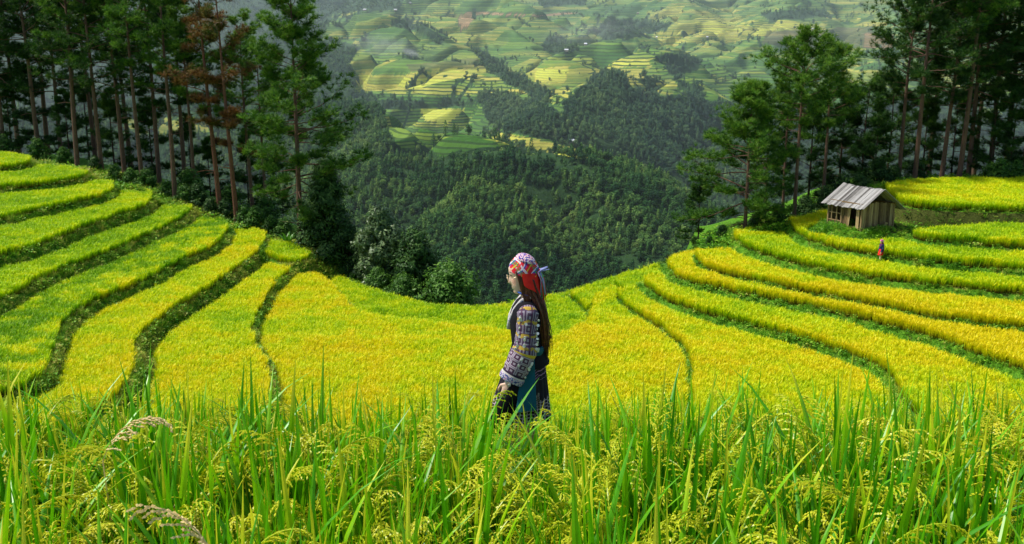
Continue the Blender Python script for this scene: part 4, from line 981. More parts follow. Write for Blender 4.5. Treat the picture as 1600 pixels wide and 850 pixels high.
rf.build('roof', M_ROOFB, hut)
# loose offcut leaning on the gable
bd = MB(); bd.box((2.2, -.22, .28), (.24, .04, .62), Euler((.35, .25, 0)).to_matrix(), 0, (1, 0, 0, 1)); o = bd.build('board', M_PLANK, None)
o.matrix_world = Matrix.Translation((HX, HY, -15.05)) @ Matrix.Rotation(R(27), 4, 'Z'); tag(o, 'short loose board leaning against the end wall of the hut', 'board')

# ------------------------------------------------------------------ far farmhouses
m, nt, out = new_mat('house_wall'); nb = NB(nt); finish(nt, out, nb.bsdf(nb.mix(nb.noise(nb.coord(), .8, 3), (.32, .25, .18), (.5, .44, .36)), .9, .1)); M_HW = m
m, nt, out = new_mat('pale_metal_roof'); nb = NB(nt); finish(nt, out, nb.bsdf(nb.mix(nb.noise(nb.coord(), .5, 3), (.62, .66, .72), (.8, .82, .86)), .5, .3)); M_HR = m
m, nt, out = new_mat('dull_brown_roof'); nb = NB(nt); finish(nt, out, nb.bsdf(nb.mix(nb.noise(nb.coord(), .5, 3), (.25, .22, .2), (.42, .38, .34)), .8, .1)); M_HR2 = m
def ground_hit(u, v):
    d = ray(u, v); t = np.geomspace(300, 6000, 4000); h = far_q(d[0] * t, d[1] * t); below = d[2] * t < h
    k = int(np.argmax(below)); return d[0] * t[k], d[1] * t[k], h[k]
for (u, v, w, l, roofm, lb) in [(570, 17, 13, 8, M_HR, 'long pale roofed farmhouse at the wood edge, far upper left'), (618, 18, 12, 8, M_HR, 'white roofed farmhouse beside the far track, right of the long pale one'), (641, 7, 8, 6, M_HR, 'small pale farmhouse at the very top of the far hill track'),
        (885, 81, 10, 6, M_HR, 'white roofed farmhouse in the hollow between the far hills'), (915, 71, 8, 6, M_HR, 'white roofed farmhouse on top of the rounded far hill'), (997, 22, 11, 7, M_HR2, 'grey roofed farmhouse by the far upper wood'), (1026, 60, 7, 5, M_HR, 'small white farmhouse on the slope right of the rounded far hill'),
        (776, 208, 8, 5, M_HR2, 'dull roofed hut at the upper end of the yellow ridge strip'), (893, 225, 8, 4, M_HR, 'pale roofed shelter in the trees beside the ridge strip'), (1270, 47, 8, 6, M_HR, 'small pale house above the brown fields at upper right'), (1105, 60, 7, 5, M_HR, 'small pale house on the terraced slope left of the brown fields')]:
    w *= .62; l *= .62; x, y, z = ground_hit(u, v); e = empty('farmhouse', (x, y, z), random.Random(u).uniform(-.35, .35)); tag(e, lb, 'farmhouse', 'farmhouses across the valley')
    wl = MB(); wl.box((0, 0, 1.1), (w * .9, l * .85, 3.0)); wl.build('wall', M_HW, e)
    rr = MB(); q = [(-w / 2, -l / 2, 2.4), (w / 2, -l / 2, 2.4), (w / 2, 0, 4), (-w / 2, 0, 4), (w / 2, l / 2, 2.4), (-w / 2, l / 2, 2.4)]
    rr.add(q, [(0, 1, 2, 3), (3, 2, 4, 5), (0, 3, 5), (1, 4, 2)]); rr.build('roof', roofm, e)
# ------------------------------------------------------------------ smoke
def smoke(name, u, v, size, dens, label, off=(0, 0, 0), rot=0):
    x, y, z = ground_hit(u, v); mb = MB(); n = 14; rings = []
    for i in range(9):
        f = i / 8; rr_ = math.sin(f * math.pi * .97 + .05); rings.append([(size[0] * (f - .5), size[1] * .5 * rr_ * math.cos(k / n * 6.283), size[2] * .5 * rr_ * math.sin(k / n * 6.283)) for k in range(n)])
    mb.loft(rings); m, nt, out = new_mat(name + '_volume'); nb = NB(nt); p = nb.coord('Object')
    x_, y_, z_ = nb.sep(p); q = nb.comb(nb.math('DIVIDE', x_, size[0]), nb.math('DIVIDE', y_, size[1]), nb.math('DIVIDE', z_, size[2]))
    ln = nb.n('ShaderNodeVectorMath', operation='LENGTH'); nt.links.new(q, ln.inputs[0])
    fo_ = nb.math('SUBTRACT', .5, ln.outputs['Value'], clamp=True)
    nz = nb.noise(p, 5. / size[2], 3, .6); dd = nb.math('MULTIPLY', nb.math('MULTIPLY', fo_, nb.math('SUBTRACT', nb.math('MULTIPLY', nz, 2.4), .75, clamp=True)), dens * 6)
    vs = nb.n('ShaderNodeVolumeScatter'); vs.inputs['Color'].default_value = (.95, .97, 1, 1); nt.links.new(dd, vs.inputs['Density']); nt.links.new(vs.outputs[0], out.inputs['Volume'])
    o = mb.build(name, m); o.location = (x + off[0], y + off[1], z + off[2]); o.rotation_euler = (0, rot, 0); tag(o, label, 'smoke', None, 'stuff')
smoke('smoke_plume', 648, 92, (34, 12, 13), .05, 'dense white smoke rising from a far field', (-4, -6, 8), .35)
smoke('smoke_drift', 600, 90, (150, 50, 46), .007, 'thin blue smoke drifting left from the white plume', (0, -25, 20), .12)
smoke('smoke_haze', 915, 66, (200, 60, 60), .004, 'pale smoke haze hanging in the far hollow', (0, -30, 18), -.1)
# ------------------------------------------------------------------ people.  Each faces -x; her left side is towards -y.
def prof_x(z, table):
    zs = [t[0] for t in table]; return [float(np.interp(z, zs, [t[i] for t in table])) for i in range(1, len(table[0]))]
HEADT = [  # z, front x, back x, half width (metres from the middle of the head)
    (-.122, -.052, -.010, .018), (-.112, -.073, .010, .036), (-.098, -.080, .030, .046), (-.084, -.078, .045, .053), (-.068, -.082, .055, .058), (-.050, -.084, .064, .062), (-.028, -.083, .078, .066),
    (-.005, -.081, .088, .070), (.020, -.081, .094, .073), (.045, -.084, .097, .075), (.070, -.079, .093, .073), (.092, -.063, .078, .064), (.110, -.036, .052, .046), (.122, .0, .012, .012)]
def head_rings(cx, cy, cz, tilt=0.0, yaw=0.0):
    rings = []; M = Matrix.Rotation(yaw, 3, 'Z') @ Matrix.Rotation(tilt, 3, 'Y')
    for i in range(44):
        z = -.122 + .244 * i / 43; fx, bx, w = prof_x(z, HEADT); ring = []
        for k in range(48):
            a = 2 * math.pi * k / 48; ca, sa = math.cos(a), math.sin(a)       # a = pi is the face
            mx = (fx + bx) / 2; hx = (bx - fx) / 2; x = mx + hx * ca; y = w * math.copysign(abs(sa) ** .9, sa)
            if ca < 0:
                nose = math.exp(-(y / .013) ** 2) * (np.interp(z, [-.048, -.040, -.030, -.018, .012, .030], [0, .008, .024, .023, .006, 0]))
                lip = math.exp(-(y / .020) ** 2) * (.006 * math.exp(-((z + .057) / .006) ** 2) + .0065 * math.exp(-((z + .071) / .006) ** 2)) + .005 * math.exp(-(y / .018) ** 2) * math.exp(-((z + .100) / .012) ** 2)
                eye = -.008 * math.exp(-((abs(y) - .031) / .014) ** 2) * math.exp(-((z - .010) / .012) ** 2); brow = .003 * math.exp(-((abs(y) - .028) / .02) ** 2) * math.exp(-((z - .030) / .008) ** 2)
                x -= nose + lip + eye + brow
            v = M @ Vector((x, y, z)); ring.append((cx + v.x, cy + v.y, cz + v.z))
        rings.append(ring)
    return rings
def ell(cx, cy, z, rx, ry, n=24, tiltx=0.0):
    return [(cx + rx * math.cos(2 * math.pi * k / n), cy + ry * math.sin(2 * math.pi * k / n), z + tiltx * math.cos(2 * math.pi * k / n)) for k in range(n)]
def hand(mb, w, d, side, curl=.5, palm_n=None):
    """palm, four fingers and a thumb hanging from wrist w along d; side = direction of the thumb"""
    d = Vector(d).normalized(); s = Vector(side); s = (s - d * s.dot(d)).normalized(); nrm = d.cross(s)
    if palm_n is not None and nrm.dot(Vector(palm_n)) < 0: nrm = -nrm
    w = Vector(w)
    mb.tube([w - d * .02, w + d * .02, w + d * .055, w + d * .088], [(.020, .017), (.028, .014), (.038, .014), (.036, .011)], 12, True, side=s)
    for i, (off, L, r_) in enumerate([(.027, .068, .0082), (.009, .077, .0086), (-.009, .071, .0082), (-.027, .056, .0074)]):
        p = w + d * .078 + s * off; q = [p - d * .01]; dd = d.copy(); seg = [L * .45, L * .3, L * .25]; q.append(p)
        for k in range(3):
            dd = (dd + nrm * curl * (.35 + .25 * k + .06 * i)).normalized(); p = p + dd * seg[k]; q.append(p.copy())
        mb.tube(q, [r_ * .9, r_ * 1.05, r_, r_ * .9, r_ * .68], 8)
    p = w + d * .022 + s * .022; t1 = p + (d * .55 + s * .7 + nrm * .25).normalized() * .040; t2 = t1 + (d * .9 + s * .2 + nrm * .4).normalized() * .032; t3 = t2 + (d * .9 + nrm * .5).normalized() * .024
    mb.tube([p, t1, t2, t3], [.0125, .0112, .0095, .0068], 8)
def skin_material(name, head):
    m, nt, out = new_mat(name); nb = NB(nt); p = nb.coord('Object')
    def blob(c, r):
        vm = nb.n('ShaderNodeVectorMath', operation='SUBTRACT'); nt.links.new(p, vm.inputs[0]); vm.inputs[1].default_value = c
        v2 = nb.n('ShaderNodeVectorMath', operation='DIVIDE'); nt.links.new(vm.outputs[0], v2.inputs[0]); v2.inputs[1].default_value = r
        ln = nb.n('ShaderNodeVectorMath', operation='LENGTH'); nt.links.new(v2.outputs[0], ln.inputs[0])
        return nb.math('MULTIPLY', nb.math('SUBTRACT', 1, ln.outputs['Value']), 4, clamp=True)
    c = nb.mix(nb.noise(p, 18, 3), (.74, .47, .34), (.84, .58, .44))
    hx, hy, hz = head
    c = nb.mix(nb.math('MULTIPLY', blob((hx - .085, hy, hz - .064), (.02, .024, .014)), .85), c, (.50, .09, .09))
    for sg in (-1, 1):
        c = nb.mix(blob((hx - .074, hy + sg * .031, hz + .008), (.016, .015, .0055)), c, (.02, .012, .01))
        c = nb.mix(nb.math('MULTIPLY', blob((hx - .076, hy + sg * .032, hz + .029), (.02, .022, .0045)), .85), c, (.04, .025, .018))
        c = nb.mix(nb.math('MULTIPLY', blob((hx - .06, hy + sg * .045, hz - .035), (.03, .02, .024)), .35), c, (.72, .25, .2))
    b = nb.n('ShaderNodeBsdfPrincipled'); nb.set(b.inputs['Base Color'], c); b.inputs['Roughness'].default_value = .5; b.inputs['Subsurface Weight'].default_value = .12; b.inputs['Subsurface Radius'].default_value = (.02, .008, .004)
    finish(nt, out, b.outputs[0]); return m
HEAD = (-.030, 0.0, 1.505)
def remesh(name, mb, mat, vox=.0055, parent=None):
    o = mb.build(name, mat, None, True); md = o.modifiers.new('weld', 'REMESH'); md.mode = 'VOXEL'; md.voxel_size = vox; md.use_smooth_shade = True
    sm_ = o.modifiers.new('soft', 'SMOOTH'); sm_.iterations = 2; sm_.factor = .4
    dg = bpy.context.evaluated_depsgraph_get(); dg.update(); me = bpy.data.meshes.new_from_object(o.evaluated_get(dg)); old = o.data
    o.modifiers.clear(); o.data = me; bpy.data.meshes.remove(old); me.name = name
    if not me.materials: me.materials.append(mat)
    o.parent = parent; return o
# joints
SH_L, EL_L, WR_L = Vector((.012, -.155, 1.285)), Vector((-.012, -.195, 1.03)), Vector((-.115, -.20, .815))
SH_R, EL_R, WR_R = Vector((.01, .155, 1.285)), Vector((.02, .19, 1.03)), Vector((-.03, .20, .80))
def body_mesh(name, mat):
    mb = MB()
    mb.loft(head_rings(*HEAD, tilt=-.24))
    mb.tube([(.022, 0, 1.27), (.012, 0, 1.36), (-.012, 0, 1.44)], [(.052, .055), (.046, .048), (.046, .05)], 16)
    mb.loft([ell(.005, 0, z, rx, ry) for z, rx, ry in [(.84, .085, .135), (.92, .105, .165), (1.0, .09, .14), (1.07, .082, .125), (1.16, .098, .14), (1.24, .10, .155), (1.30, .075, .15), (1.345, .05, .075)]])
    for sh, el, wr in ((SH_L, EL_L, WR_L), (SH_R, EL_R, WR_R)):
        mb.tube([sh + Vector((0, .03 if sh.y < 0 else -.03, .0)), sh, sh.lerp(el, .5), el, el.lerp(wr, .35), wr], [.048, .046, .040, .034, .033, .021], 14)
    hand(mb, WR_L, WR_L - EL_L + Vector((0, 0, -.06)), (-1, .2, .3), .5, (0, 1, 0)); hand(mb, WR_R, WR_R - EL_R, (-1, -.2, .2), .5, (0, -1, 0))
    for sg, knee, ank, toe in ((-1, (-.085, -.08, .49), (-.09, -.08, .085), (-.22, -.085, .03)), (1, (.02, .08, .50), (.11, .08, .10), (-.01, .085, .03))):
        hip = Vector((.0, sg * .085, .90)); knee = Vector(knee); ank = Vector(ank)
        mb.tube([hip, hip.lerp(knee, .45), knee, knee.lerp(ank, .35), ank, ank + Vector((0, 0, -.05))], [.085, .072, .050, .052, .031, .034], 16)
        mb.tube([ank + Vector((.03, 0, -.045)), Vector((ank.x - .05, ank.y, .05)), Vector(toe) + Vector((.03, 0, .005)), Vector(toe)], [(.034, .034), (.036, .04), (.042, .024), (.03, .014)], 12)
    for sg in (-1, 1):   # ears
        mb.tube([(HEAD[0] + .012, sg * .072, HEAD[2] + .022), (HEAD[0] + .018, sg * .080, HEAD[2] + .004), (HEAD[0] + .010, sg * .073, HEAD[2] - .022)], [.009, .012, .008], 8)
    return remesh(name, mb, mat)
def cloth_mat(name, build, rough=.85):
    m, nt, out = new_mat(name); nb = NB(nt); c = build(nb, nt); w = nb.noise(nb.coord(), 260, 2)
    finish(nt, out, nb.bsdf(c, rough, .15, nb.bump(w, .3, .002))); return m
def stripe(nb, x, freq, lo, hi, ph=0.):
    f = nb.math('FRACT', nb.math('ADD', nb.math('MULTIPLY', x, freq), ph)); return nb.math('MULTIPLY', nb.math('GREATER_THAN', f, lo), nb.math('LESS_THAN', f, hi))
def plaid(base, warp):
    def b(nb, nt):
        x, y, z = nb.sep(nb.coord()); wob = nb.math('MULTIPLY', nb.noise(nb.coord(), 7, 2), .09)
        p = nb.math('ADD', nb.math('ADD', x, nb.math('MULTIPLY', z, .9)), wob); q = nb.math('SUBTRACT', nb.math('SUBTRACT', x, nb.math('MULTIPLY', z, 1.1)), wob)
        c = base
        for (ax, fr, lo, hi, ph, cc) in warp:
            m_ = stripe(nb, p if ax == 'p' else q, fr, lo, hi, ph); c = nb.mix(nb.math('MULTIPLY', m_, .85), c, cc)
        return c
    return b
WARP = [('p', 9, .0, .22, 0, (.75, .03, .05)), ('q', 9, .0, .20, .2, (.02, .07, .38)), ('p', 9, .40, .52, 0, (.02, .35, .12)), ('q', 9, .45, .55, .2, (.85, .55, .03)), ('p', 9, .85, 1.0, 0, (.80, .7, .75)), ('q', 9, .84, .93, .1, (.80, .75, .82)), ('p', 9, .62, .72, 0, (.02, .30, .10)), ('q', 9, .66, .76, .2, (.8, .02, .03))]
M_SCARF = cloth_mat('plaid_headscarf', plaid((.62, .02, .05), WARP))
M_SCARF_TOP = cloth_mat('speckled_scarf_top', lambda nb, nt: nb.ramp(nb.noise(nb.coord(), 70, 2, .7), [(.40, (.03, .06, .38)), (.46, (.65, .03, .05)), (.50, (.85, .82, .84)), (.60, (.7, .04, .06))], 'CONSTANT'))
M_RED = cloth_mat('red_wool', lambda nb, nt: nb.mix(nb.noise(nb.coord(), 40, 3), (.72, .012, .012), (.90, .05, .03)))
M_BLACK = cloth_mat('black_velvet', lambda nb, nt: nb.mix(nb.noise(nb.coord(), 12, 3), (.004, .004, .006), (.014, .013, .017)))
def embroid(nb, nt):
    uv = nb.n('ShaderNodeUVMap').outputs[0]; u, v, _ = nb.sep(uv)
    U = nb.math('MULTIPLY', u, 9); Vv = nb.math('MULTIPLY', v, 13)
    def meander(su, sv, w):
        fu = nb.math('ABSOLUTE', nb.math('SUBTRACT', nb.math('FRACT', nb.math('MULTIPLY', u, su)), .5)); fv = nb.math('ABSOLUTE', nb.math('SUBTRACT', nb.math('FRACT', nb.math('MULTIPLY', v, sv)), .5))
        mx = nb.math('MAXIMUM', fu, fv); rr = nb.math('FRACT', nb.math('MULTIPLY', mx, w)); return nb.math('LESS_THAN', rr, .42)
    low = nb.mix(meander(8, 10, 3.0), (.10, .045, .09), (.50, .42, .50))
    up = nb.mix(meander(7, 8, 3.5), (.10, .06, .12), (.40, .35, .42)); up = nb.mix(nb.math('MULTIPLY', stripe(nb, nb.math('ADD', v, nb.math('MULTIPLY', nb.noise(nb.coord(), 14, 2), .12)), 7, .0, .22), .9), up, (.62, .42, .04))
    up = nb.mix(nb.math('MULTIPLY', stripe(nb, u, 6, .0, .2), .8), up, (.10, .03, .08))
    c = nb.mix(nb.math('GREATER_THAN', v, .60), up, low)
    c = nb.mix(nb.math('MULTIPLY', stripe(nb, v, 1, .575, .60), 1), c, (.72, .52, .05))
    c = nb.mix(stripe(nb, v, 1, .88, .905), c, (.03, .02, .05)); c = nb.mix(stripe(nb, v, 1, .905, .925), c, (.7, .65, .6))
    sp = nb.ramp(nb.noise(nb.coord(), 95, 1), [(.38, (.05, .08, .3)), (.48, (.75, .72, .8)), (.62, (.6, .12, .3))], 'CONSTANT')
    c = nb.mix(nb.math('GREATER_THAN', v, .925), c, sp)
    return nb.mix(nb.math('MULTIPLY', nb.noise(nb.coord(), 120, 2), .35), c, (.06, .04, .05))
M_EMB = cloth_mat('embroidered_sleeve', embroid)
M_TRIM = cloth_mat('pale_woven_trim', lambda nb, nt: nb.ramp(nb.noise(nb.coord(), 110, 1), [(.4, (.55, .5, .5)), (.5, (.78, .74, .7)), (.62, (.2, .2, .45))], 'CONSTANT'))
M_BLUE = cloth_mat('blue_collar', lambda nb, nt: nb.mix(nb.noise(nb.coord(), 30, 2), (.03, .06, .30), (.06, .16, .50)))
def skirt_col(nb, nt):
    uv = nb.n('ShaderNodeUVMap').outputs[0]; u, v, _ = nb.sep(uv)
    c = nb.mix(nb.noise(nb.coord(), 20, 2), (.008, .008, .012), (.03, .025, .035))
    band = nb.math('GREATER_THAN', v, .66)
    c = nb.mix(nb.math('MULTIPLY', nb.math('MULTIPLY', stripe(nb, v, 22, .0, .3), band), .8), c, (.55, .42, .48))
    c = nb.mix(nb.math('MULTIPLY', nb.math('MULTIPLY', stripe(nb, u, 46, .0, .25), band), .75), c, (.6, .5, .5))
    top = nb.math('LESS_THAN', v, .38); c = nb.mix(nb.math('MULTIPLY', nb.math('MULTIPLY', stripe(nb, v, 16, .0, .25), top), .8), c, (.40, .22, .36))
    return c
M_SKIRT = cloth_mat('black_checked_skirt', skirt_col)
M_TEAL = cloth_mat('teal_cloth', lambda nb, nt: nb.mix(nb.noise(nb.coord(), 8, 3), (.003, .055, .085), (.012, .15, .20)), .5)
m, nt, out = new_mat('long_brown_hair'); nb = NB(nt); p = nb.coord(); x, y, z = nb.sep(p)
hn = nb.noise(nb.comb(nb.math('MULTIPLY', x, 1), nb.math('MULTIPLY', y, 1), nb.math('MULTIPLY', z, .06)), 160, 3)
hc = nb.ramp(hn, [(.33, (.02, .008, .006)), (.52, (.13, .036, .02)), (.72, (.36, .12, .06))]); finish(nt, out, nb.bsdf(hc, .38, .5, nb.bump(hn, .5, .004))); M_HAIR = m
m, nt, out = new_mat('silver_coin'); nb = NB(nt); finish(nt, out, nb.bsdf((.86, .86, .84), .3, .5, None, .25)); M_COIN = m
m, nt, out = new_mat('gold_wire'); nb = NB(nt); finish(nt, out, nb.bsdf((.75, .6, .4), .3, .5, None, .8)); M_WIRE = m
m, nt, out = new_mat('shoe'); nb = NB(nt); finish(nt, out, nb.bsdf((.02, .02, .022), .6)); M_SHOE = m
def shell(mb, table, n=36, ripple=0., cnt=22, thick=None, mi=0):
    """cloth around the body; rows = z, x centre, y centre, rx, ry"""
    rings = []
    for j, (z, cx, cy, rx, ry) in enumerate(table):
        f = j / (len(table) - 1); ring = []
        for k in range(n):
            a = 2 * math.pi * k / n; q = 1 + ripple * f * math.sin(cnt * a + 2 * math.sin(a * 3)); ring.append((cx + rx * q * math.cos(a), cy + ry * q * math.sin(a), z))
        rings.append(ring)
    mb.loft(rings, False, mi=mi)
def sleeve(mb, sh, el, cuff, r0, r1, r2):
    pts = [sh + Vector((0, .03 if sh.y < 0 else -.03, .02)), sh, sh.lerp(el, .33), sh.lerp(el, .66), el, el.lerp(cuff, .33), el.lerp(cuff, .66), cuff]
    rad = [r0 * .7, r0, r0 * .97, r0 * .98, r1, r1 * 1.02, r2, r2 * 1.06]
    fine = []; fr = []
    for i in range(29):
        t = i / 28 * (len(pts) - 1); a = min(int(t), len(pts) - 2); f = t - a; fine.append(pts[a].lerp(pts[a + 1], f)); rr = rad[a] * (1 - f) + rad[a + 1] * f
        rr *= 1 + .045 * math.sin(i * 1.7 + r0 * 90); fr.append((rr, rr * .8))
    mb.tube(fine, fr, 28, False, side=(1, 0, 0))
def build_person(name, label, look):
    e = empty(name, (0, 0, 0)); tag(e, label, 'person')
    sk = skin_material(name + '_skin', HEAD); b = body_mesh('body', sk); b.parent = e
    X0, Y0, Z0 = HEAD
    # blouse and jacket body
    t = MB(); shell(t, [(1.352, .012, 0, .056, .07), (1.325, .008, 0, .082, .125), (1.28, .004, 0, .105, .166), (1.20, .0, 0, .122, .172), (1.12, .002, 0, .112, .155), (1.03, .012, 0, .112, .150), (.95, .020, 0, .130, .180), (.90, .026, 0, .145, .192)], 40, .02, 9)
    t.build('jacket', look['jacket'], e, True)
    c = MB()   # crossing collar band with blue edge
    for sg in (-1, 1):
        c.tube([(.062, sg * .052, 1.375), (.03, sg * .070, 1.372), (-.03, sg * .066, 1.345), (-.075, sg * .058, 1.29), (-.108, sg * .05, 1.22), (-.122, sg * .03, 1.14)], [(.010, .016)] * 6, 8, side=(0, 1, 0))
    c.build('collar', look['trim'], e, True)
    c = MB(); c.tube([(.05 * math.cos(a) * 1.12 + .002, .062 * math.sin(a), 1.385 - .012 * math.cos(a)) for a in np.linspace(.6, 5.68, 18)], [(.008, .02)] * 18, 8, side=(0, 0, 1)); c.build('inner_collar', look['collar'], e, True)
    for sg, (sh, el, wr) in ((-1, (SH_L, EL_L, WR_L)), (1, (SH_R, EL_R, WR_R))):
        s = MB(); cf = el.lerp(wr, .93); sleeve(s, sh, el, cf, .074, .088, .086); so_ = s.build('sleeve', look['sleeve'], e, True)
        if sg == -1 and look.get('coins'):
            r = random.Random(2); cb = MB()
            for i in range(44):
                f = r.random(); line = r.choice([0, 0, 1, 1, 2]); p = sh.lerp(el, f * 1.7) if f < .59 else el.lerp(cf, (f - .59) / .41); an = {0: 2.3, 1: -.35 + 6.28, 2: 4.2}[line] + r.uniform(-.2, .2)
                rr = .082; q = p + Vector((math.cos(an if line != 2 else 4.3) * rr * (1 if line < 2 else .3), -.072 if line == 2 else -.045 - .01 * r.random(), -.01))
                M_ = Matrix.Translation(q) @ Euler((R(90) + r.uniform(-.4, .4), r.uniform(-.5, .5), 0)).to_matrix().to_4x4(); R0 = r.uniform(.007, .011)
                top = [tuple(M_ @ Vector((R0 * math.cos(k * .785), R0 * math.sin(k * .785), .002))) for k in range(8)]; bot = [tuple(M_ @ Vector((R0 * math.cos(k * .785), R0 * math.sin(k * .785), -.002))) for k in range(8)]
                cb.loft([bot, top])
            for i in range(9):
                q = Vector((.075 + r.uniform(-.012, .012), -.15 + r.uniform(-.02, .02), 1.20 - i * .022)); cb.tube([q, q + Vector((0, 0, -.014))], [.009, .009], 7)
            co = cb.build('silver_coins', M_COIN, so_); co['kind'] = 'stuff'
    # skirt, long and flaring forward with the step
    w = look.get('hem', .50)
    t = MB(); tb = []
    for i in range(15):
        f = i / 14; z = 1.0 + (w - 1.0) * f; tb.append((z, .006 - .055 * f ** 1.2, 0, (.112 + .115 * f ** .9) * (1 - look.get('slim', 0) * f), (.150 + .085 * f) * (1 - look.get('slim', 0) * f)))
    shell(t, tb, 132, .045, 22); t.build('skirt', look['skirt'], e, True)
    if look.get('apron'):
        t = MB(); rows = []
        for i in range(9):
            f = i / 8; z = .955 - .33 * f; rows.append([(.012 + (k - 2) * (.018 + .010 * f) * 1.3 - .01 * f, -.172 - .085 * f - .012 * (k % 2) , z + .004 * k) for k in range(5)])
        t.loft(rows, False, closed=False); t.build('apron_panel', M_TEAL, e, True)
        t = MB(); t.tube([(.03, -.165, 1.0), (.10, -.12, 1.005), (.135, .0, 1.0), (.12, .09, 1.0)], [(.03, .012)] * 4, 8, side=(0, 0, 1)); t.build('sash', M_TEAL, e, True)
        t = MB(); pt = [(-.075, -.215, .80), (-.11, -.22, .72), (-.16, -.22, .62), (-.205, -.22, .50), (-.22, -.22, .40)]; t.tube(pt, [(.03, .012), (.05, .02), (.075, .03), (.085, .035), (.06, .03)], 14, side=(1, 0, 0)); t.build('cloth_bag', M_BLACK, e, True)
        # dark tasselled ends hanging behind
        t = MB(); r = random.Random(4)
        for i in range(16):
            x = .055 + .005 * i; y = -.17 + .012 * i; t.tube([(x, y, .93), (x + .01, y - .02, .78), (x + .015 + r.uniform(-.01, .01), y - .03, .60 + r.uniform(-.02, .03))], [.007, .009, .006], 5)
        t.build('tassel_fringe', M_SKIRT, e, True)
    # shoes
    for (ax, ay, tx_) in ((-.09, -.08, -.22), (.11, .08, -.01)):
        t = MB(); t.tube([(ax + .045, ay, .045), (ax - .01, ay, .05), (tx_ + .05, ay, .04), (tx_ - .012, ay, .028)], [(.040, .040), (.044, .046), (.050, .030), (.030, .018)], 12, side=(0, 1, 0)); t.build('shoe', M_SHOE, e, True)
    # hair
    h = MB(); r = random.Random(9); rings = []
    for z, cx, rx, ry in [(Z0 + .02, X0 + .045, .055, .078), (Z0 - .05, X0 + .058, .054, .080), (Z0 - .11, X0 + .085, .050, .080), (1.33, .082, .050, .088), (1.24, .112, .042, .090), (1.12, .128, .036, .082), (1.03, .128, .030, .07), (.975, .122, .018, .05)]:
        rings.append([(cx + rx * math.cos(2 * math.pi * k / 40) * (1 + .10 * math.sin(k * 2.3)), ry * math.sin(2 * math.pi * k / 40) * (1 + .08 * math.sin(k * 1.9)), z) for k in range(40)])
    h.loft(rings)
    for i in range(130):
        y0 = r.uniform(-.085, .085); s0 = r.uniform(-.4, 1); ln = r.uniform(.93, 1.06)
        pts = [(X0 + .03 + .055 * s0, y0 * .95, Z0 - .01), (X0 + .055 + .06 * s0, y0, Z0 - .09), (.080 + .050 * s0, y0 * 1.06, 1.33), (.110 + .044 * s0 + r.uniform(-.006, .006), y0 * 1.05, 1.22), (.126 + .038 * s0 + r.uniform(-.008, .008), y0 * .95, 1.10), (.128 + .026 * s0 + r.uniform(-.012, .012), y0 * .8, ln - .03)]
        if r.random() < .3: pts[-2] = (pts[-2][0] + .02, y0, 1.1); pts[-1] = (pts[-1][0] + .03, y0, ln)
        pts = smooth_line(pts, 1); n = len(pts); h.tube(pts, [.0045 * (1 - .75 * k / n) for k in range(n)], 4)
    for sg in (-1, 1):   # locks in front of the ear
        for i in range(12):
            a = i / 11; h.tube(smooth_line([(X0 - .045 + .05 * a, sg * .069, Z0 + .045), (X0 - .018 + .045 * a, sg * .079, Z0 - .02), (X0 - .005 + .05 * a, sg * .074, Z0 - .09), (X0 + .02 + .04 * a, sg * .082, Z0 - .16)], 1), [.006, .006, .006, .006, .005, .003][:6] + [.003] * 2, 4)
    h.build('hair', M_HAIR, e, True)
    # headscarf: dome, speckled top, red lower flap, knot and tails
    def dome(mb, z_lo_front, z_lo_back, grow, ztop=.150, cut=None):
        rings = []; n = 48
        for j in range(15):
            f = j / 14; ring = []
            for k in range(n):
                a = 2 * math.pi * k / n; fr = .5 - .5 * math.cos(a); lo = z_lo_front * fr + z_lo_back * (1 - fr); th = f * math.pi / 2
                rx, ry = .098 + grow, .084 + grow; fold = 1 + .02 * math.sin(a * 7 + f * 5) + .012 * math.sin(a * 13)
                x = X0 + .010 + .012 * (1 - fr) * 1.5 + rx * math.cos(a) * math.cos(th * .97) * fold; y = ry * math.sin(a) * math.cos(th * .97) * fold; z = Z0 + lo + (ztop - lo) * math.sin(th)
                ring.append((x, y, z))
            rings.append(ring)
        mb.loft(rings, False)
    s = MB(); dome(s, .040, -.030, .004, .142); so2 = s.build('headscarf', look['scarf'], e, True)
    tp = MB(); rings = []
    for j in range(8):
        f = j / 7; rings.append([(X0 + .028 + .074 * math.cos(2 * math.pi * k / 30) * math.cos(f * 1.5), .070 * math.sin(2 * math.pi * k / 30) * math.cos(f * 1.5), Z0 + .098 + .052 * math.sin(f * 1.5) - .018 * math.cos(2 * math.pi * k / 30) * math.cos(f * 1.5)) for k in range(30)])
    tp.loft(rings, True); tp.build('scarf_top', look['scarf_top'], so2, True)
    fl_ = MB(); rows = []
    for i in range(9):
        f = i / 8; row = []
        for k in range(21):
            a = -1.75 + 3.5 * k / 20; rx = .106 + .010 * math.sin(k * 1.3) * f + .010 * f; row.append((X0 + .016 + rx * math.cos(a) + .02 * f, (.089 + .012 * f) * math.sin(a), Z0 + .030 - (.120 + .045 * math.cos(a * 1.6)) * f - .012 * abs(math.sin(k * .9)) * f))
        rows.append(row)
    fl_.loft(rows, False, closed=False); fl_.build('scarf_flap', look['flap'], so2, True)
    kn = MB(); KX, KZ = X0 + .118, Z0 + .035
    r = random.Random(3)
    kn.tube([(KX - .02, -.02, KZ), (KX + .004, -.025, KZ + .008), (KX + .02, -.02, KZ + .002)], [.010, .013, .008], 10)
    kn.build('scarf_knot', look['scarf'], so2, True)
    cols = look['tassels']
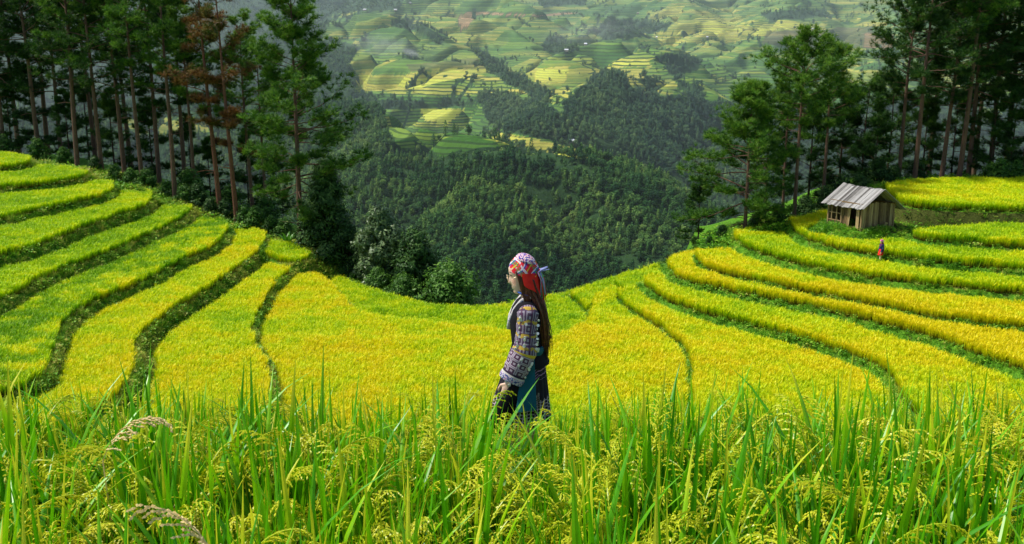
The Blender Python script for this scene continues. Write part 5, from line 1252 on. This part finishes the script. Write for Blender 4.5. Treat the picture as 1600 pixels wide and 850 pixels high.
    for ci, mat_ in enumerate(cols):
        q = MB()
        for i in range(9):
            x0 = KX + r.uniform(-.008, .012); y0 = -.03 + r.uniform(-.03, .03); L = r.uniform(.10, .18) if ci else r.uniform(.03, .05); up = 1 if ci == 0 else -1
            q.tube([(x0, y0, KZ), (x0 + .018 + .008 * r.random(), y0 - .005, KZ + up * L * .35), (x0 + .018 + r.uniform(-.012, .018) + (.03 if ci == 0 else .004 * ci), y0 + r.uniform(-.01, .01), KZ + up * L * (.6 if ci == 0 else 1) - .014 * ci)], [.004, .0045, .0032], 5)
        q.build('tassel', mat_, so2, True)
    if look.get('glasses'):
        g = MB(); tilt = Matrix.Rotation(-.24, 3, 'Y')
        for sg in (-1, 1):
            ring = []
            for k in range(21):
                a = k / 20 * 6.2832; v = tilt @ Vector((-.104 + .004 * abs(math.cos(a)), sg * .034 + .024 * math.cos(a), .002 + .021 * math.sin(a))); ring.append((X0 + v.x, v.y, Z0 + v.z))
            g.tube(ring, [.0018] * 21, 6, False)
            v1 = tilt @ Vector((-.100, sg * .058, .006)); v2 = tilt @ Vector((.005, sg * .076, .016)); g.tube([(X0 + v1.x, v1.y, Z0 + v1.z), (X0 + v2.x, v2.y, Z0 + v2.z)], [.0016, .0016], 6)
        v1 = tilt @ Vector((-.104, -.010, .006)); v2 = tilt @ Vector((-.104, .010, .006)); g.tube([(X0 + v1.x, v1.y, Z0 + v1.z), (X0 + v2.x, v2.y, Z0 + v2.z)], [.0016, .0016], 6); g.build('eyeglasses', M_WIRE, e, True)
    return e
def plain(name, c1, c2, sc=30): return cloth_mat(name, lambda nb, nt: nb.mix(nb.noise(nb.coord(), sc, 2), c1, c2))
T_ = [plain('violet_tassel', (.10, .08, .45), (.5, .6, .8)), plain('green_tassel', (.02, .4, .08), (.1, .6, .2)), plain('blue_tassel', (.03, .1, .5), (.7, .7, .8), 60), plain('red_tassel', (.7, .02, .02), (.8, .05, .04))]
woman = build_person('person', 'woman in plaid headscarf, embroidered jacket and dark skirt walking behind the foreground rice', dict(jacket=M_BLACK, trim=M_TRIM, collar=M_BLUE, sleeve=M_EMB, skirt=M_SKIRT, scarf=M_SCARF, scarf_top=M_SCARF_TOP, flap=M_RED, tassels=T_, coins=True, apron=True, glasses=True))
wx_, wy_ = (822 - CU) / F_PX * 6.83, 6.67
woman.scale = (.95, .95, 1.0); woman.location = (wx_, wy_, HQ(wx_, wy_) - .005)
M_NAVY = cloth_mat('navy_patterned_blouse', lambda nb, nt: nb.ramp(nb.noise(nb.coord(), 22, 2), [(.50, (.012, .016, .07)), (.58, (.05, .08, .25)), (.68, (.3, .32, .5))], 'CONSTANT'))
M_PINK = cloth_mat('pink_scarf', lambda nb, nt: nb.ramp(nb.noise(nb.coord(), 30, 2), [(.42, (.75, .05, .35)), (.55, (.8, .3, .6)), (.63, (.8, .75, .8))], 'CONSTANT'))
walker = build_person('person', 'distant woman in pink headscarf, navy blouse and red skirt on the path below the hut', dict(jacket=M_NAVY, trim=M_RED, collar=M_NAVY, sleeve=M_NAVY, skirt=M_RED, scarf=M_PINK, scarf_top=M_PINK, flap=M_PINK, tassels=[M_PINK], hem=.60, slim=.3))
px_, py_ = on_level(1376, 403, -16.02)
walker.location = (px_, py_, HQ(px_, py_) - .01); walker.rotation_euler = (0, 0, .2); walker.scale = (1.08, 1.08, 1.08)
print('walker', px_, py_, HQ(px_, py_))
